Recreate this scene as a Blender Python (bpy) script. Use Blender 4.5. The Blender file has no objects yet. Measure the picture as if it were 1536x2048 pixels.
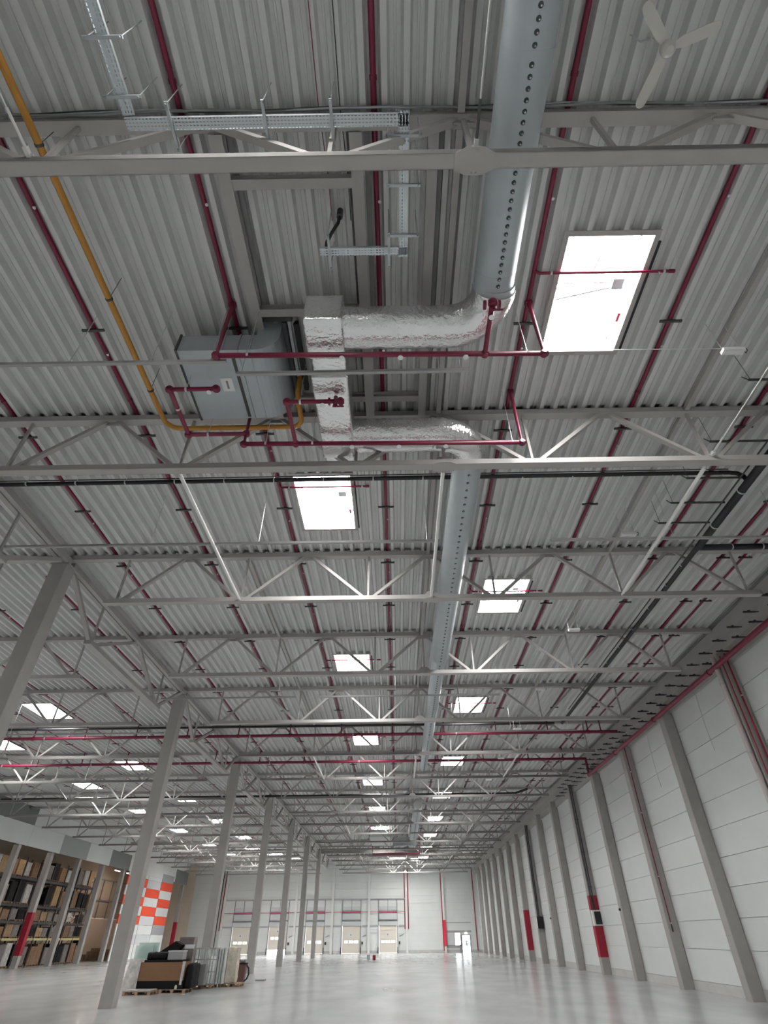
import bpy, bmesh, math, random
from mathutils import Vector, Matrix
random.seed(7)
S = bpy.context.scene
COL = S.collection
PI = math.pi
# ------------------------------------------------------------------ camera
F_PX, TILT, YAW, ROLL, EYE, PX, PY = 1069.39, 0.6732, 0.0060, -0.0108, 1.9545, 780.5, 1021.9
cam = bpy.data.cameras.new('camera')
cam_o = bpy.data.objects.new('camera', cam)
COL.objects.link(cam_o)
cam.sensor_fit = 'VERTICAL'
cam.sensor_height = 36.0
cam.lens = F_PX / 2048 * 36.0
cam.shift_x = (768 - PX) / 2048
cam.shift_y = (PY - 1024) / 2048
cam.clip_start, cam.clip_end = 0.05, 600
_c, _s, _ct, _st = math.cos(YAW), math.sin(YAW), math.cos(TILT), math.sin(TILT)
_ex, _ey, _ez = Vector((_c, _s, 0)), Vector((-_s, _c, 0)), Vector((0, 0, 1))
_fw, _up = _ct * _ey + _st * _ez, -_st * _ey + _ct * _ez
_cr, _sr = math.cos(ROLL), math.sin(ROLL)
_r2, _u2 = _cr * _ex + _sr * _up, -_sr * _ex + _cr * _up
M = Matrix((_r2, _u2, -_fw)).transposed().to_4x4()
M.translation = Vector((0, 0, EYE))
cam_o.matrix_world = M
S.camera = cam_o
# ------------------------------------------------------------------ sky, exposure
SKY_STRENGTH = 6.0        # overcast sky seen through doors and windows
ROOFLIGHT = 58.0          # daylight coming through the opal roof lights
W = bpy.data.worlds.new('overcast_sky')
S.world = W
W.use_nodes = True
_bg = W.node_tree.nodes['Background']
_bg.inputs[0].default_value = (0.93, 0.97, 1.0, 1)
_bg.inputs[1].default_value = SKY_STRENGTH
S.view_settings.view_transform = 'Standard'
S.view_settings.look = 'None'
S.view_settings.gamma = 1.0
S.view_settings.use_curve_mapping = False
S.view_settings.exposure = 0.12
S.cycles.use_denoising = True
S.cycles.sample_clamp_indirect = 6.0
S.cycles.max_bounces = 8
S.cycles.diffuse_bounces = 5
S.cycles.caustics_reflective = False
S.cycles.caustics_refractive = False

# ------------------------------------------------------------------ materials
def mat(name, col, rough=0.6, metal=0.0, var=0.0, scale=3.0, bump=0.0, bscale=20.0, spec=0.5, stretch=None):
    m = bpy.data.materials.new(name)
    m.use_nodes = True
    nt = m.node_tree
    b = nt.nodes['Principled BSDF']
    b.inputs['Base Color'].default_value = (*col, 1)
    b.inputs['Roughness'].default_value = rough
    b.inputs['Metallic'].default_value = metal
    b.inputs['Specular IOR Level'].default_value = spec
    m.diffuse_color = (*col, 1)
    if var or bump:
        tc = nt.nodes.new('ShaderNodeTexCoord')
        src = tc.outputs['Object']
        if stretch:
            mp = nt.nodes.new('ShaderNodeMapping')
            mp.inputs['Scale'].default_value = stretch
            nt.links.new(src, mp.inputs['Vector'])
            src = mp.outputs['Vector']
    if var:
        n = nt.nodes.new('ShaderNodeTexNoise')
        n.inputs['Scale'].default_value = scale
        n.inputs['Detail'].default_value = 5
        nt.links.new(src, n.inputs['Vector'])
        r = nt.nodes.new('ShaderNodeValToRGB')
        r.color_ramp.elements[0].position = 0.3
        r.color_ramp.elements[1].position = 0.7
        r.color_ramp.elements[0].color = (*[c * (1 - var) for c in col], 1)
        r.color_ramp.elements[1].color = (*[min(1, c * (1 + var)) for c in col], 1)
        nt.links.new(n.outputs['Fac'], r.inputs['Fac'])
        nt.links.new(r.outputs['Color'], b.inputs['Base Color'])
    if bump:
        n2 = nt.nodes.new('ShaderNodeTexNoise')
        n2.inputs['Scale'].default_value = bscale
        n2.inputs['Detail'].default_value = 3
        nt.links.new(src, n2.inputs['Vector'])
        bp_ = nt.nodes.new('ShaderNodeBump')
        bp_.inputs['Strength'].default_value = bump
        bp_.inputs['Distance'].default_value = 0.03
        nt.links.new(n2.outputs['Fac'], bp_.inputs['Height'])
        nt.links.new(bp_.outputs['Normal'], b.inputs['Normal'])
    return m

def glow(name, col, strength):
    m = bpy.data.materials.new(name)
    m.use_nodes = True
    b = m.node_tree.nodes['Principled BSDF']
    b.inputs['Base Color'].default_value = (0.9, 0.9, 0.9, 1)
    b.inputs['Emission Color'].default_value = (*col, 1)
    b.inputs['Emission Strength'].default_value = strength
    m.diffuse_color = (*col, 1)
    return m

def glass(name, col, alpha):
    m = bpy.data.materials.new(name)
    m.use_nodes = True
    nt = m.node_tree
    b = nt.nodes['Principled BSDF']
    b.inputs['Base Color'].default_value = (*col, 1)
    b.inputs['Roughness'].default_value = 0.08
    b.inputs['Alpha'].default_value = alpha
    m.diffuse_color = (*col, alpha)
    return m

def perforated(name, col):
    """galvanised sheet with rows of real (transparent) slots; local x runs along the tray"""
    m = bpy.data.materials.new(name)
    m.use_nodes = True
    nt = m.node_tree
    b = nt.nodes['Principled BSDF']
    b.inputs['Base Color'].default_value = (*col, 1)
    b.inputs['Metallic'].default_value = 0.5
    b.inputs['Roughness'].default_value = 0.4
    tc = nt.nodes.new('ShaderNodeTexCoord')
    sp = nt.nodes.new('ShaderNodeSeparateXYZ')
    nt.links.new(tc.outputs['Object'], sp.inputs[0])
    def cell(out, period, duty, off):
        a = nt.nodes.new('ShaderNodeMath'); a.operation = 'MULTIPLY_ADD'
        a.inputs[1].default_value = 1 / period; a.inputs[2].default_value = off + 100
        nt.links.new(out, a.inputs[0])
        f = nt.nodes.new('ShaderNodeMath'); f.operation = 'FRACT'
        nt.links.new(a.outputs[0], f.inputs[0])
        g = nt.nodes.new('ShaderNodeMath'); g.operation = 'LESS_THAN'
        g.inputs[1].default_value = duty
        nt.links.new(f.outputs[0], g.inputs[0])
        return g
    gx = cell(sp.outputs['X'], 0.05, 0.62, 0.0)
    gy = cell(sp.outputs['Y'], 0.042, 0.34, 0.66)
    mu = nt.nodes.new('ShaderNodeMath'); mu.operation = 'MULTIPLY'
    nt.links.new(gx.outputs[0], mu.inputs[0]); nt.links.new(gy.outputs[0], mu.inputs[1])
    tr = nt.nodes.new('ShaderNodeBsdfTransparent')
    mx = nt.nodes.new('ShaderNodeMixShader')
    nt.links.new(mu.outputs[0], mx.inputs[0])
    nt.links.new(b.outputs[0], mx.inputs[1]); nt.links.new(tr.outputs[0], mx.inputs[2])
    nt.links.new(mx.outputs[0], nt.nodes['Material Output'].inputs['Surface'])
    return m

DECK = mat('deck_paint', (0.62, 0.625, 0.615), 0.5, 0, 0.05, 0.6)
STEEL = mat('steel_paint', (0.385, 0.37, 0.355), 0.5, 0, 0.04, 1.5)
CONC = mat('column_paint', (0.37, 0.352, 0.338), 0.75, 0, 0.05, 2.0, 0.05, 30)
WALL = mat('wall_panel_white', (0.73, 0.755, 0.74), 0.45, 0, 0.03, 0.5)
WALLB = mat('wall_joint_grey', (0.60, 0.62, 0.61), 0.8)
PLINTH = mat('plinth_grey', (0.55, 0.54, 0.53), 0.8, 0, 0.06, 2)
RED = mat('sprinkler_red', (0.17, 0.006, 0.035), 0.4)
REDP = mat('red_paint', (0.30, 0.006, 0.025), 0.6)
REDB = mat('bright_red', (0.75, 0.03, 0.07), 0.5)
YEL = mat('gas_yellow', (0.46, 0.215, 0.03), 0.45, 0, 0.06, 8)
BLACK = mat('black_plastic', (0.006, 0.006, 0.011), 0.55)
DARK = mat('dark_steel', (0.07, 0.072, 0.075), 0.5, 0.5)
GALV = mat('galvanised', (0.42, 0.45, 0.47), 0.42, 0.45, 0.06, 6)
DUCT = mat('duct_grey', (0.42, 0.46, 0.485), 0.5, 0.2, 0.05, 2.5)
FOIL = mat('foil', (0.93, 0.93, 0.935), 0.17, 0.9, 0.04, 3, 0.75, 13)
BRIGHT = mat('zinc_bright', (0.75, 0.76, 0.77), 0.3, 0.8)
WHITE = mat('white_enamel', (0.78, 0.78, 0.76), 0.4)
FANM = mat('fan_white', (0.60, 0.585, 0.55), 0.45)
TRAY = perforated('tray_perforated', (0.62, 0.68, 0.72))
HOLE = mat('nozzle_dark', (0.05, 0.055, 0.06), 0.6)
PANE = glow('rooflight_opal', (1.0, 0.985, 0.97), ROOFLIGHT)
GLASS = glass('clear_glass', (0.85, 0.93, 0.92), 0.18)
PLASTIC = glass('clear_wrap', (0.80, 0.80, 0.76), 0.35)
GREENG = glass('green_glass', (0.62, 0.78, 0.74), 0.45)
DOORC = mat('door_cream', (0.78, 0.73, 0.64), 0.5)
CURT = mat('dock_grey', (0.52, 0.54, 0.53), 0.6)
TRIMD = mat('trim_dark_grey', (0.22, 0.225, 0.225), 0.6)
ORANGE = mat('panel_orange_red', (0.78, 0.075, 0.03), 0.5)
PGREY = mat('panel_mid_grey', (0.36, 0.36, 0.37), 0.55)
PLGREY = mat('panel_light_grey', (0.60, 0.62, 0.63), 0.55)
PDARK = mat('panel_dark_grey', (0.17, 0.18, 0.18), 0.55)
CREAM = mat('cream_wall', (0.70, 0.60, 0.49), 0.7, 0, 0.03, 1)
TAN = mat('tan_wall', (0.42, 0.35, 0.28), 0.7)
CARTON = mat('carton_brown', (0.22, 0.13, 0.075), 0.8, 0, 0.15, 3)
CARTONL = mat('carton_tan', (0.36, 0.235, 0.125), 0.8, 0, 0.12, 3)
WRAPG = mat('wrapped_grey', (0.19, 0.165, 0.155), 0.35, 0, 0.25, 5)
WRAPW = mat('wrapped_white', (0.5, 0.48, 0.46), 0.3, 0, 0.3, 5)
WRAPD = mat('wrapped_dark', (0.010, 0.009, 0.010), 0.6, spec=0.15)
CARDB = mat('cardboard', (0.20, 0.105, 0.055), 0.85, 0, 0.06, 2)
WOOD = mat('pallet_wood', (0.36, 0.25, 0.17), 0.85, 0, 0.15, 6)
RACKD = mat('rack_steel', (0.06, 0.055, 0.06), 0.5, 0.3)
RACKY = mat('rack_beam_yellow', (0.62, 0.55, 0.25), 0.5)
LAMP = glow('lamp_tube', (1.0, 0.86, 0.68), 12.0)
LAMPB = glow('lamp_tube_bright', (1.0, 0.88, 0.74), 60.0)
EMER = mat('light_housing', (0.80, 0.80, 0.80), 0.4)

# floor: pale sealed concrete, faint blotches, soft gloss
FLOOR = mat('sealed_concrete', (0.415, 0.425, 0.427), 0.2, 0, 0.13, 0.55, 0.02, 1.2, spec=0.5, stretch=(1, 0.45, 1))
_nt = FLOOR.node_tree
_rn = _nt.nodes.new('ShaderNodeTexNoise'); _rn.inputs['Scale'].default_value = 0.25; _rn.inputs['Detail'].default_value = 3
_rr = _nt.nodes.new('ShaderNodeMapRange'); _rr.inputs[3].default_value = 0.17; _rr.inputs[4].default_value = 0.22
_tc = [n for n in _nt.nodes if n.type == 'TEX_COORD'][0]
_nt.links.new(_tc.outputs['Object'], _rn.inputs['Vector'])
_nt.links.new(_rn.outputs['Fac'], _rr.inputs[0])
_nt.links.new(_rr.outputs[0], _nt.nodes['Principled BSDF'].inputs['Roughness'])

# ------------------------------------------------------------------ mesh builder
class MB:
    def __init__(self):
        self.v, self.f, self.mi, self.sm, self.k = [], [], [], [], 0
    def face(self, idx, smooth=False):
        self.f.append(idx); self.mi.append(self.k); self.sm.append(smooth)
    def hexa(self, c):
        o = len(self.v); self.v += [tuple(p) for p in c]
        for q in ((0, 3, 2, 1), (4, 5, 6, 7), (0, 1, 5, 4), (1, 2, 6, 5), (2, 3, 7, 6), (3, 0, 4, 7)):
            self.face([o + i for i in q])
    def box(self, x0, x1, y0, y1, z0, z1):
        self.hexa([(x0, y0, z0), (x1, y0, z0), (x1, y1, z0), (x0, y1, z0), (x0, y0, z1), (x1, y0, z1), (x1, y1, z1), (x0, y1, z1)])
        return self
    def bar(self, a, b, w, h, side=(0, 1, 0)):
        """rectangular bar from a to b; w along 'side', h across both"""
        a, b = Vector(a), Vector(b); d = (b - a).normalized(); s = Vector(side)
        s = (s - d * s.dot(d))
        if s.length < 1e-4: s = Vector((1, 0, 0)) - d * d.x
        s.normalize(); n = d.cross(s)
        s, n = s * w / 2, n * h / 2
        self.hexa([a - s - n, a + s - n, a + s + n, a - s + n, b - s - n, b + s - n, b + s + n, b - s + n])
        return self
    def tube(self, pts, r, n=10, caps=True, closed=False):
        pts = [Vector(p) for p in pts]; m = len(pts)
        rr = r if isinstance(r, (list, tuple)) else [r] * m
        prev = None; rings = []
        for i, p in enumerate(pts):
            d = (pts[min(i + 1, m - 1)] - pts[max(i - 1, 0)]).normalized()
            k = 1.0
            if 0 < i < m - 1:
                d1 = (p - pts[i - 1]).normalized(); d2 = (pts[i + 1] - p).normalized()
                k = 1 / max(0.5, math.cos(d1.angle(d2, 0) / 2))
            if prev is None:
                s = Vector((0, 0, 1)) if abs(d.z) < 0.9 else Vector((1, 0, 0))
            else: s = prev
            s = (s - d * s.dot(d)).normalized(); prev = s
            t = d.cross(s); o = len(self.v)
            bend = None
            if k > 1.001:
                bend = ((pts[i + 1] - p).normalized() - (p - pts[i - 1]).normalized()).normalized()
            for j in range(n):
                a = 2 * PI * j / n
                q = s * math.cos(a) * rr[i] + t * math.sin(a) * rr[i]
                if bend is not None: q = q + bend * q.dot(bend) * (k - 1)
                self.v.append(tuple(p + q))
            rings.append(o)
        for i in range(m - 1):
            for j in range(n):
                a, b = rings[i], rings[i + 1]; j2 = (j + 1) % n
                self.face([a + j, a + j2, b + j2, b + j], True)
        if caps:
            for o, rev in ((rings[0], True), (rings[-1], False)):
                c = len(self.v); self.v += [self.v[o + j] for j in range(n)]
                f = [c + j for j in range(n)]; self.face(f[::-1] if rev else f)
        return self
    def prism(self, poly, axis, lo, hi):
        """poly: 2-D outline; axis: 0/1/2 extrusion axis"""
        o = len(self.v); n = len(poly)
        for t in (lo, hi):
            for a, b in poly:
                p = [a, b]; p.insert(axis, t); self.v.append(tuple(p))
        for i in range(n):
            j = (i + 1) % n; self.face([o + i, o + j, o + n + j, o + n + i])
        self.face([o + i for i in range(n)][::-1]); self.face([o + n + i for i in range(n)])
        return self
    def mesh(self, name, m):
        me = bpy.data.meshes.new(name)
        me.from_pydata(self.v, [], self.f)
        ms = m if isinstance(m, (list, tuple)) else [m]
        for x in ms: me.materials.append(x)
        me.polygons.foreach_set('material_index', self.mi)
        me.polygons.foreach_set('use_smooth', self.sm)
        me.validate(); me.update()
        bm = bmesh.new(); bm.from_mesh(me)
        bmesh.ops.recalc_face_normals(bm, faces=bm.faces); bm.to_mesh(me); bm.free()
        return me
    def build(self, name, m, parent=None, loc=(0, 0, 0), rotz=0.0):
        return place(name, self.mesh(name, m), parent, loc, rotz)

def place(name, me, parent=None, loc=(0, 0, 0), rotz=0.0):
    o = bpy.data.objects.new(name, me); COL.objects.link(o)
    o.location = loc
    if rotz: o.rotation_euler = (0, 0, rotz)
    if parent is not None: o.parent = parent
    return o
def tag(o, label, cat, group=None):
    o['label'] = label; o['category'] = cat
    if group: o['group'] = group
    return o
def thing(name, label, cat, loc=(0, 0, 0), group=None, rotz=0.0):
    o = bpy.data.objects.new(name, None); COL.objects.link(o)
    o.location = loc; o.rotation_euler = (0, 0, rotz); o.empty_display_size = 0.2
    return tag(o, label, cat, group)
def struct(o):
    o['kind'] = 'structure'; return o
def empty_struct(name):
    o = bpy.data.objects.new(name, None); COL.objects.link(o); return struct(o)
def stuff(o):
    o['kind'] = 'stuff'; return o
def copy_tree(o, parent=None):
    c = o.copy(); COL.objects.link(c)
    if parent is not None: c.parent = parent
    for ch in list(o.children): copy_tree(ch, c)
    return c
def B(x0, x1, y0, y1, z0, z1): return MB().box(x0, x1, y0, y1, z0, z1)
def arc(cx, cy, r, a0, a1, z, n=10):
    return [(cx + r * math.cos(a0 + (a1 - a0) * i / n), cy + r * math.sin(a0 + (a1 - a0) * i / n), z) for i in range(n + 1)]

# ------------------------------------------------------------------ grid of the hall (metres)
BAY = 6.0
def ty(k): return 2.71 + BAY * k                    # truss and wall-column lines
XR, XL, XC, FARY = 13.35, -34.65, -10.8, 110.7
ZB, ZT = 10.13, 11.75                               # underside of bottom chord, of top chord
DZ, DH, PITCH, VAL = 11.93, 0.14, 1 / 3.0, -0.2     # deck underside, depth, rib pitch, a valley centre
FIRST, LAST = -2, 17
A_ROW = [(3.29, 4.86, 4.55 + 12 * k, 7.0 + 12 * k) for k in range(0, 9)] + [(3.29, 4.86, -7.45, -5.0)]
B_ROW = [(-2.74, -1.18, -1.5, 0.95)] + [(-2.74, -1.18, 10.9 + 11.97 * k, 13.35 + 11.97 * k) for k in range(0, 8)]
FAR_ROW = [(-1.2, 1.4, 101.2, 103.6), (2.1, 3.5, 102.6, 104.5)]
L_ROW = [(-20.1, -18.53, 28.7 + 12 * k, 31.15 + 12 * k) for k in range(-2, 5)] + [(-26.3, -24.7, 34.9 + 11.95 * k, 37.4 + 11.95 * k) for k in range(-2, 5)]
LFAR_ROW = [(-21.5, -18.5, 87.8, 90.4), (-20.8, -17.4, 93.2, 96.2), (-26.5, -24.5, 93.8, 95.6), (-17.0, -15.4, 99.6, 101.6)]
RIGHT_LIGHTS, LEFT_LIGHTS = A_ROW + B_ROW + FAR_ROW, L_ROW + LFAR_ROW
LIGHTS = RIGHT_LIGHTS + LEFT_LIGHTS

# ------------------------------------------------------------------ floor
struct(B(-52, 14.2, -10.5, 128, -0.3, 0).build('floor', FLOOR))

# ------------------------------------------------------------------ ceiling of trapezoidal deck sheets
ceiling = empty_struct('ceiling')
PROF = [(0.0, 0), (0.045, 0), (0.085, DH), (0.145, DH), (0.155, DH - 0.014), (0.178, DH - 0.014), (0.188, DH), (0.2483, DH), (0.2883, 0), (PITCH, 0)]
def sheet_mesh(xs, y0, y1, cuts=()):
    """three ribs from xs (a bottom-flange centre), world-aligned cuts removed"""
    m = MB()
    for r in range(3):
        for (xa, za), (xb, zb) in zip(PROF[:-1], PROF[1:]):
            ax, bx = r * PITCH + xa, r * PITCH + xb
            spans = [(y0, y1)]
            for cx0, cx1, cy0, cy1 in cuts:
                if xs + bx > cx0 - 0.02 and xs + ax < cx1 + 0.02:
                    new = []
                    for p, q in spans:
                        if cy1 <= p or cy0 >= q: new.append((p, q)); continue
                        if cy0 > p: new.append((p, cy0))
                        if cy1 < q: new.append((cy1, q))
                    spans = new
            for p, q in spans:
                o = len(m.v)
                m.v += [(ax, p, za), (bx, p, zb), (bx, q, zb), (ax, q, za)]
                m.face([o, o + 3, o + 2, o + 1])
    return m
flange0 = VAL - PITCH / 2
plain = sheet_mesh(0, -0.06, BAY + 0.06).mesh('deck_sheet', DECK)
cells = []
for k in range(FIRST, LAST + 1):
    for i in range(-35, 14):
        x0 = flange0 + i
        if x0 + 1 > 13.7 or x0 < -35.2: continue
        yc = ty(k) + 3
        vis = abs(x0 + 0.5) < 1.1 * (0.78 * yc + 6.3) + 1 and yc > 0
        d = math.hypot(yc, x0) if vis else 1e6 + abs(yc)
        cells.append((d, k, x0))
cells.sort()
rest = MB()
for n, (d, k, x0) in enumerate(cells):
    cuts = [c for c in LIGHTS if c[0] < x0 + 1 and c[1] > x0 and c[2] < ty(k + 1) and c[3] > ty(k)]
    if n < 296:
        if cuts:
            loc = [(a, b, c - ty(k), e - ty(k)) for a, b, c, e in cuts]
            sheet_mesh(x0, -0.06, BAY + 0.06, loc).build('deck_sheet', DECK, ceiling, (x0, ty(k), DZ))
        else:
            place('deck_sheet', plain, ceiling, (x0, ty(k), DZ))
    else:
        m = sheet_mesh(x0, ty(k) - 0.03, ty(k + 1) + 0.03, cuts)
        o = len(rest.v)
        rest.v += [(x + x0, y, z) for x, y, z in m.v]
        for f in m.f: rest.face([o + q for q in f])
board = MB()
for d, k, x0 in cells:
    cuts = [c for c in LIGHTS if c[0] < x0 + 1 and c[1] > x0 and c[2] < ty(k + 1) and c[3] > ty(k)]
    xs = sorted({x0, x0 + 1} | {v for c in cuts for v in c[:2] if x0 < v < x0 + 1})
    ys = sorted({ty(k), ty(k + 1)} | {v for c in cuts for v in c[2:] if ty(k) < v < ty(k + 1)})
    for xa, xb in zip(xs[:-1], xs[1:]):
        for ya, yb in zip(ys[:-1], ys[1:]):
            if any(c[0] <= xa and xb <= c[1] and c[2] <= ya and yb <= c[3] for c in cuts): continue
            o = len(board.v); board.v += [(xa, ya, 0), (xb, ya, 0), (xb, yb, 0), (xa, yb, 0)]; board.face([o, o + 3, o + 2, o + 1])
me = bpy.data.meshes.new('roof_board')
me.from_pydata(board.v, [], board.f); me.materials.append(WALLB); me.update()
stuff(place('roof_board', me, ceiling, (0, 0, DZ + DH + 0.012)))
B(12.5, 13.7, -10.5, 111, DZ + DH + 0.02, DZ + DH + 0.1).build('edge_board', WALLB, ceiling)
B(-35.3, -34.0, -10.5, 111, DZ + DH + 0.02, DZ + DH + 0.1).build('edge_board', WALLB, ceiling)
B(-36, 13.7, FARY - 3, 111.2, DZ + DH + 0.02, DZ + DH + 0.1).build('edge_board', WALLB, ceiling)
B(-36, 13.7, -10.8, -8.5, DZ + DH + 0.02, DZ + DH + 0.1).build('edge_board', WALLB, ceiling)
me = bpy.data.meshes.new('far_deck')
me.from_pydata(rest.v, [], rest.f); me.materials.append(DECK); me.update()
stuff(place('far_deck', me, ceiling, (0, 0, DZ)))
B(-52, -34.9, -10.5, 111, 11.9, 12.1).build('side_hall_deck', DECK, ceiling)

# ------------------------------------------------------------------ walls built of 1 m high sandwich panels
ROWS = [0.33, 1.44, 2.43, 3.42, 4.41, 5.41, 6.40, 7.39, 8.39, 9.38, 10.37, 11.36, 12.15]
wall_right = empty_struct('wall_right')
B(XR + 0.075, XR + 0.3, -10.5, 111, 0, 12.4).build('backing', WALLB, wall_right)
B(XR - 0.03, XR + 0.075, -10.5, FARY, 0, 0.325).build('plinth', PLINTH, wall_right)
pm = {}
for k in range(-2, 18):
    for r in range(12):
        h = ROWS[r + 1] - ROWS[r]
        key = round(h, 2)
        if key not in pm: pm[key] = B(0, 0.08, 0.006, BAY - 0.006, 0.008, h - 0.008).mesh('wall_panel', WALL)
        place('wall_panel', pm[key], wall_right, (XR, ty(k), ROWS[r]))
DOCKS = [-27.2, -21.2, -15.2, -9.24, -3.25]
wall_far = empty_struct('wall_far')
bays = [(-34.65, -29.1)] + [(-29.1 + 6.1 * i, -23.0 + 6.1 * i) for i in range(7)]
holes = [(x, x + 2.95, 0, 3.5) for x in DOCKS] + [(10.1, 11.47, 0, 2.1), (9.05, 9.93, 0.88, 2.46)]
far_back = MB(); edges = {v for h in holes for v in h[:2]}
for bx0, bx1 in bays:
    for r in range(-1, 12):
        z0, z1 = (0 if r < 0 else ROWS[r]), ROWS[r + 1]
        # split the panel around the openings
        spans = [(bx0, min(bx1, XR))]
        zs = sorted({z0, z1} | {z for h in holes for z in h[2:] if z0 < z < z1})
        for za, zb in zip(zs[:-1], zs[1:]):
            sp = list(spans)
            for hx0, hx1, hz0, hz1 in holes:
                if hz0 < zb and hz1 > za:
                    sp = [q for p in sp for q in ((p[0], min(p[1], hx0)), (max(p[0], hx1), p[1])) if q[1] - q[0] > 0.02]
            for a, b in sp:
                B(a + 0.006, b - 0.006, FARY, FARY + 0.16, za + 0.004, zb - 0.004).build('wall_panel', PLINTH if r < 0 else WALL, wall_far)
                far_back.box(a - (0 if a in edges else 0.02), b + (0 if b in edges else 0.02), FARY + 0.12, FARY + 0.2, za - (0 if za in (3.5, 2.1, 2.46) else 0.01), zb + (0 if zb == 0.88 else 0.01))
far_back.build('backing', WALLB, wall_far)
B(-52, XL + 0.05, FARY + 0.05, FARY + 0.2, 0, 12.2).build('side_panel', CREAM, wall_far)
struct(B(-52, XR + 0.3, -10.9, -10.5, 0, 12.4).build('wall_back', WALL))

# left wall: closed near part, panelled header over openings, chequered infill
wall_left = empty_struct('wall_left')
B(XL - 0.2, XL, -10.5, 40.7, 0, 12.4).build('closed_panel', WALL, wall_left)
MIDG = mat('panel_greenish_grey', (0.34, 0.37, 0.355), 0.55)
for i, k in enumerate(range(6, 17)):
    y0, y1 = ty(k) + (1.55 if k > 6 else 0), ty(k + 1) + 1.55
    y1 = min(y1, FARY)
    m_ = {10: MIDG, 12: PDARK, 16: PDARK}.get(k, WALL if k != 10 else WALL)
    B(XL - 0.12, XL, y0 + 0.008, y1 - 0.008, 8.95, 10.6).build('header_panel', m_, wall_left)
    B(XL - 0.1, XL - 0.02, y0 + 0.008, y1 - 0.008, 10.62, 12.1).build('upper_panel', PDARK if k in (7, 8) else WALL, wall_left)
# chequer: rows from 0.5 m up, one panel per bay and row
CH = {0: [(0.0, 1.5, WALL), (1.5, 2.5, PLGREY), (2.5, 3.55, WALL), (3.55, 4.5, ORANGE), (4.5, 5.5, WALL), (5.5, 6.5, ORANGE), (6.5, 7.55, WALL), (7.55, 8.55, ORANGE), (8.55, 8.95, WALL)],
      1: [(0.0, 1.5, WALL), (1.5, 2.5, PLGREY), (2.5, 3.5, WALL), (3.5, 4.5, PLGREY), (4.5, 5.55, ORANGE), (5.55, 6.55, WALL), (6.55, 7.55, ORANGE), (7.55, 8.5, PLGREY), (8.5, 8.95, WALL)],
      2: [(0.0, 2.5, WALL), (2.5, 3.6, PGREY), (3.6, 4.6, ORANGE), (4.6, 5.6, PLGREY), (5.6, 6.6, ORANGE), (6.6, 7.6, WALL), (7.6, 8.6, ORANGE), (8.6, 8.95, PGREY)]}
for b, (y0, y1) in enumerate(((82.6, 89.4), (89.5, 94.7), (94.8, 99.8))):
    for z0, z1, m_ in CH[b]:
        B(XL - 0.1, XL + 0.02, y0 + 0.02, y1 - 0.02, z0 + 0.012, z1 - 0.012).build('chequer_panel', m_, wall_left)
    if b == 2:
        B(XL + 0.001, XL + 0.022, y0 + 0.02, y1 - 0.02, 8.62, 9.58).build('chequer_panel', PGREY, wall_left)
# the side hall behind the openings
wall_side = empty_struct('wall_side')
B(-41.2, -41, 30, FARY, 0, 4.3).build('lower_panel', CREAM, wall_side)
B(-41.2, -41.02, 30, FARY, 4.32, 12).build('upper_panel', TAN, wall_side)
for y in range(84, 110, 3):
    B(-41.02, -40.9, y, y + 0.14, 4.3, 8.6).build('mullion', TRIMD, wall_side)
B(-41.02, -40.9, 82, FARY, 8.5, 8.65).build('mullion', TRIMD, wall_side)
B(-41.02, -40.9, 82, FARY, 6.2, 6.32).build('mullion', TRIMD, wall_side)

# ------------------------------------------------------------------ concrete columns
def column(x, y, h, w, label, group=None, bands=(), plate=True):
    t = thing('concrete_column', label, 'column', (x, y, 0), group)
    zs = [0]; m = MB(); c = 0.015; a = w / 2
    poly = [(-a + c, -a), (a - c, -a), (a, -a + c), (a, a - c), (a - c, a), (-a + c, a), (-a, a - c), (-a, -a + c)]
    m.prism(poly, 2, 0, h).build('shaft', CONC, t)
    for z0, z1 in bands:
        e = a + 0.004
        B(-e, e, -e, e, z0, z1).build('painted_band', REDP, t)['label'] = 'red painted band'
    if plate:
        B(-a - 0.05, a + 0.05, -a - 0.02, a + 0.02, h, h + 0.04).build('bearing_plate', STEEL, t)
    return t
RC = {3: [(0.85, 2.42), (3.27, 4.05)], 7: [(0.85, 4.03)]}
RL = {-2: 'nearest wall column at right with a wide pale rainwater pipe', -1: 'grey wall column at right carrying a rainwater pipe, base outside the photo', 0: 'large plain wall column whose foot stands at the lower right corner',
      1: 'wall column with a thin red pipe down its near face', 2: 'plain wall column between the red-piped one and the cabinet one', 3: 'wall column with red band behind the white switch cabinet',
      4: 'plain wall column just beyond the white switch cabinet', 5: 'second plain wall column beyond the white switch cabinet', 6: 'wall column carrying the black cabinet and black pipes', 7: 'wall column with one long red painted band'}
for k in range(0, 18):
    if k + 0 > 17: break
for k in range(1, 18):
    kk = k - 4                                      # index 0 = the column at y 26.7
    if kk > 13: break
    lab = RL.get(kk, f'right wall column, {["first","second","third","fourth","fifth","sixth"][kk - 8]} beyond the long red-banded one' if kk > 7 else '')
    if kk == -3: lab = 'wall column at far right, beyond the photo edge, nearest the camera'
    column(13.08, ty(k), 10.74, 0.5, lab, 'columns along the right wall', RC.get(kk, ()), plate=False)
LLAB = {2: 'thick grey free-standing column cut off by the left photo edge', 4: 'free-standing grey column whose foot stands beside the pallets', 6: 'free-standing grey column behind the wrapped pallets',
        8: 'third free-standing column, foot visible right of the brown bin', 10: 'fourth free-standing column, in front of the second open dock door', 12: 'fifth free-standing column of the receding row', 14: 'last and smallest free-standing column of the row'}
for k in range(0, 15, 2):
    column(XC, ty(k), 11.5, 0.5, LLAB.get(k, 'free-standing grey column left of the camera, outside the photo'), 'free-standing columns')
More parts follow.
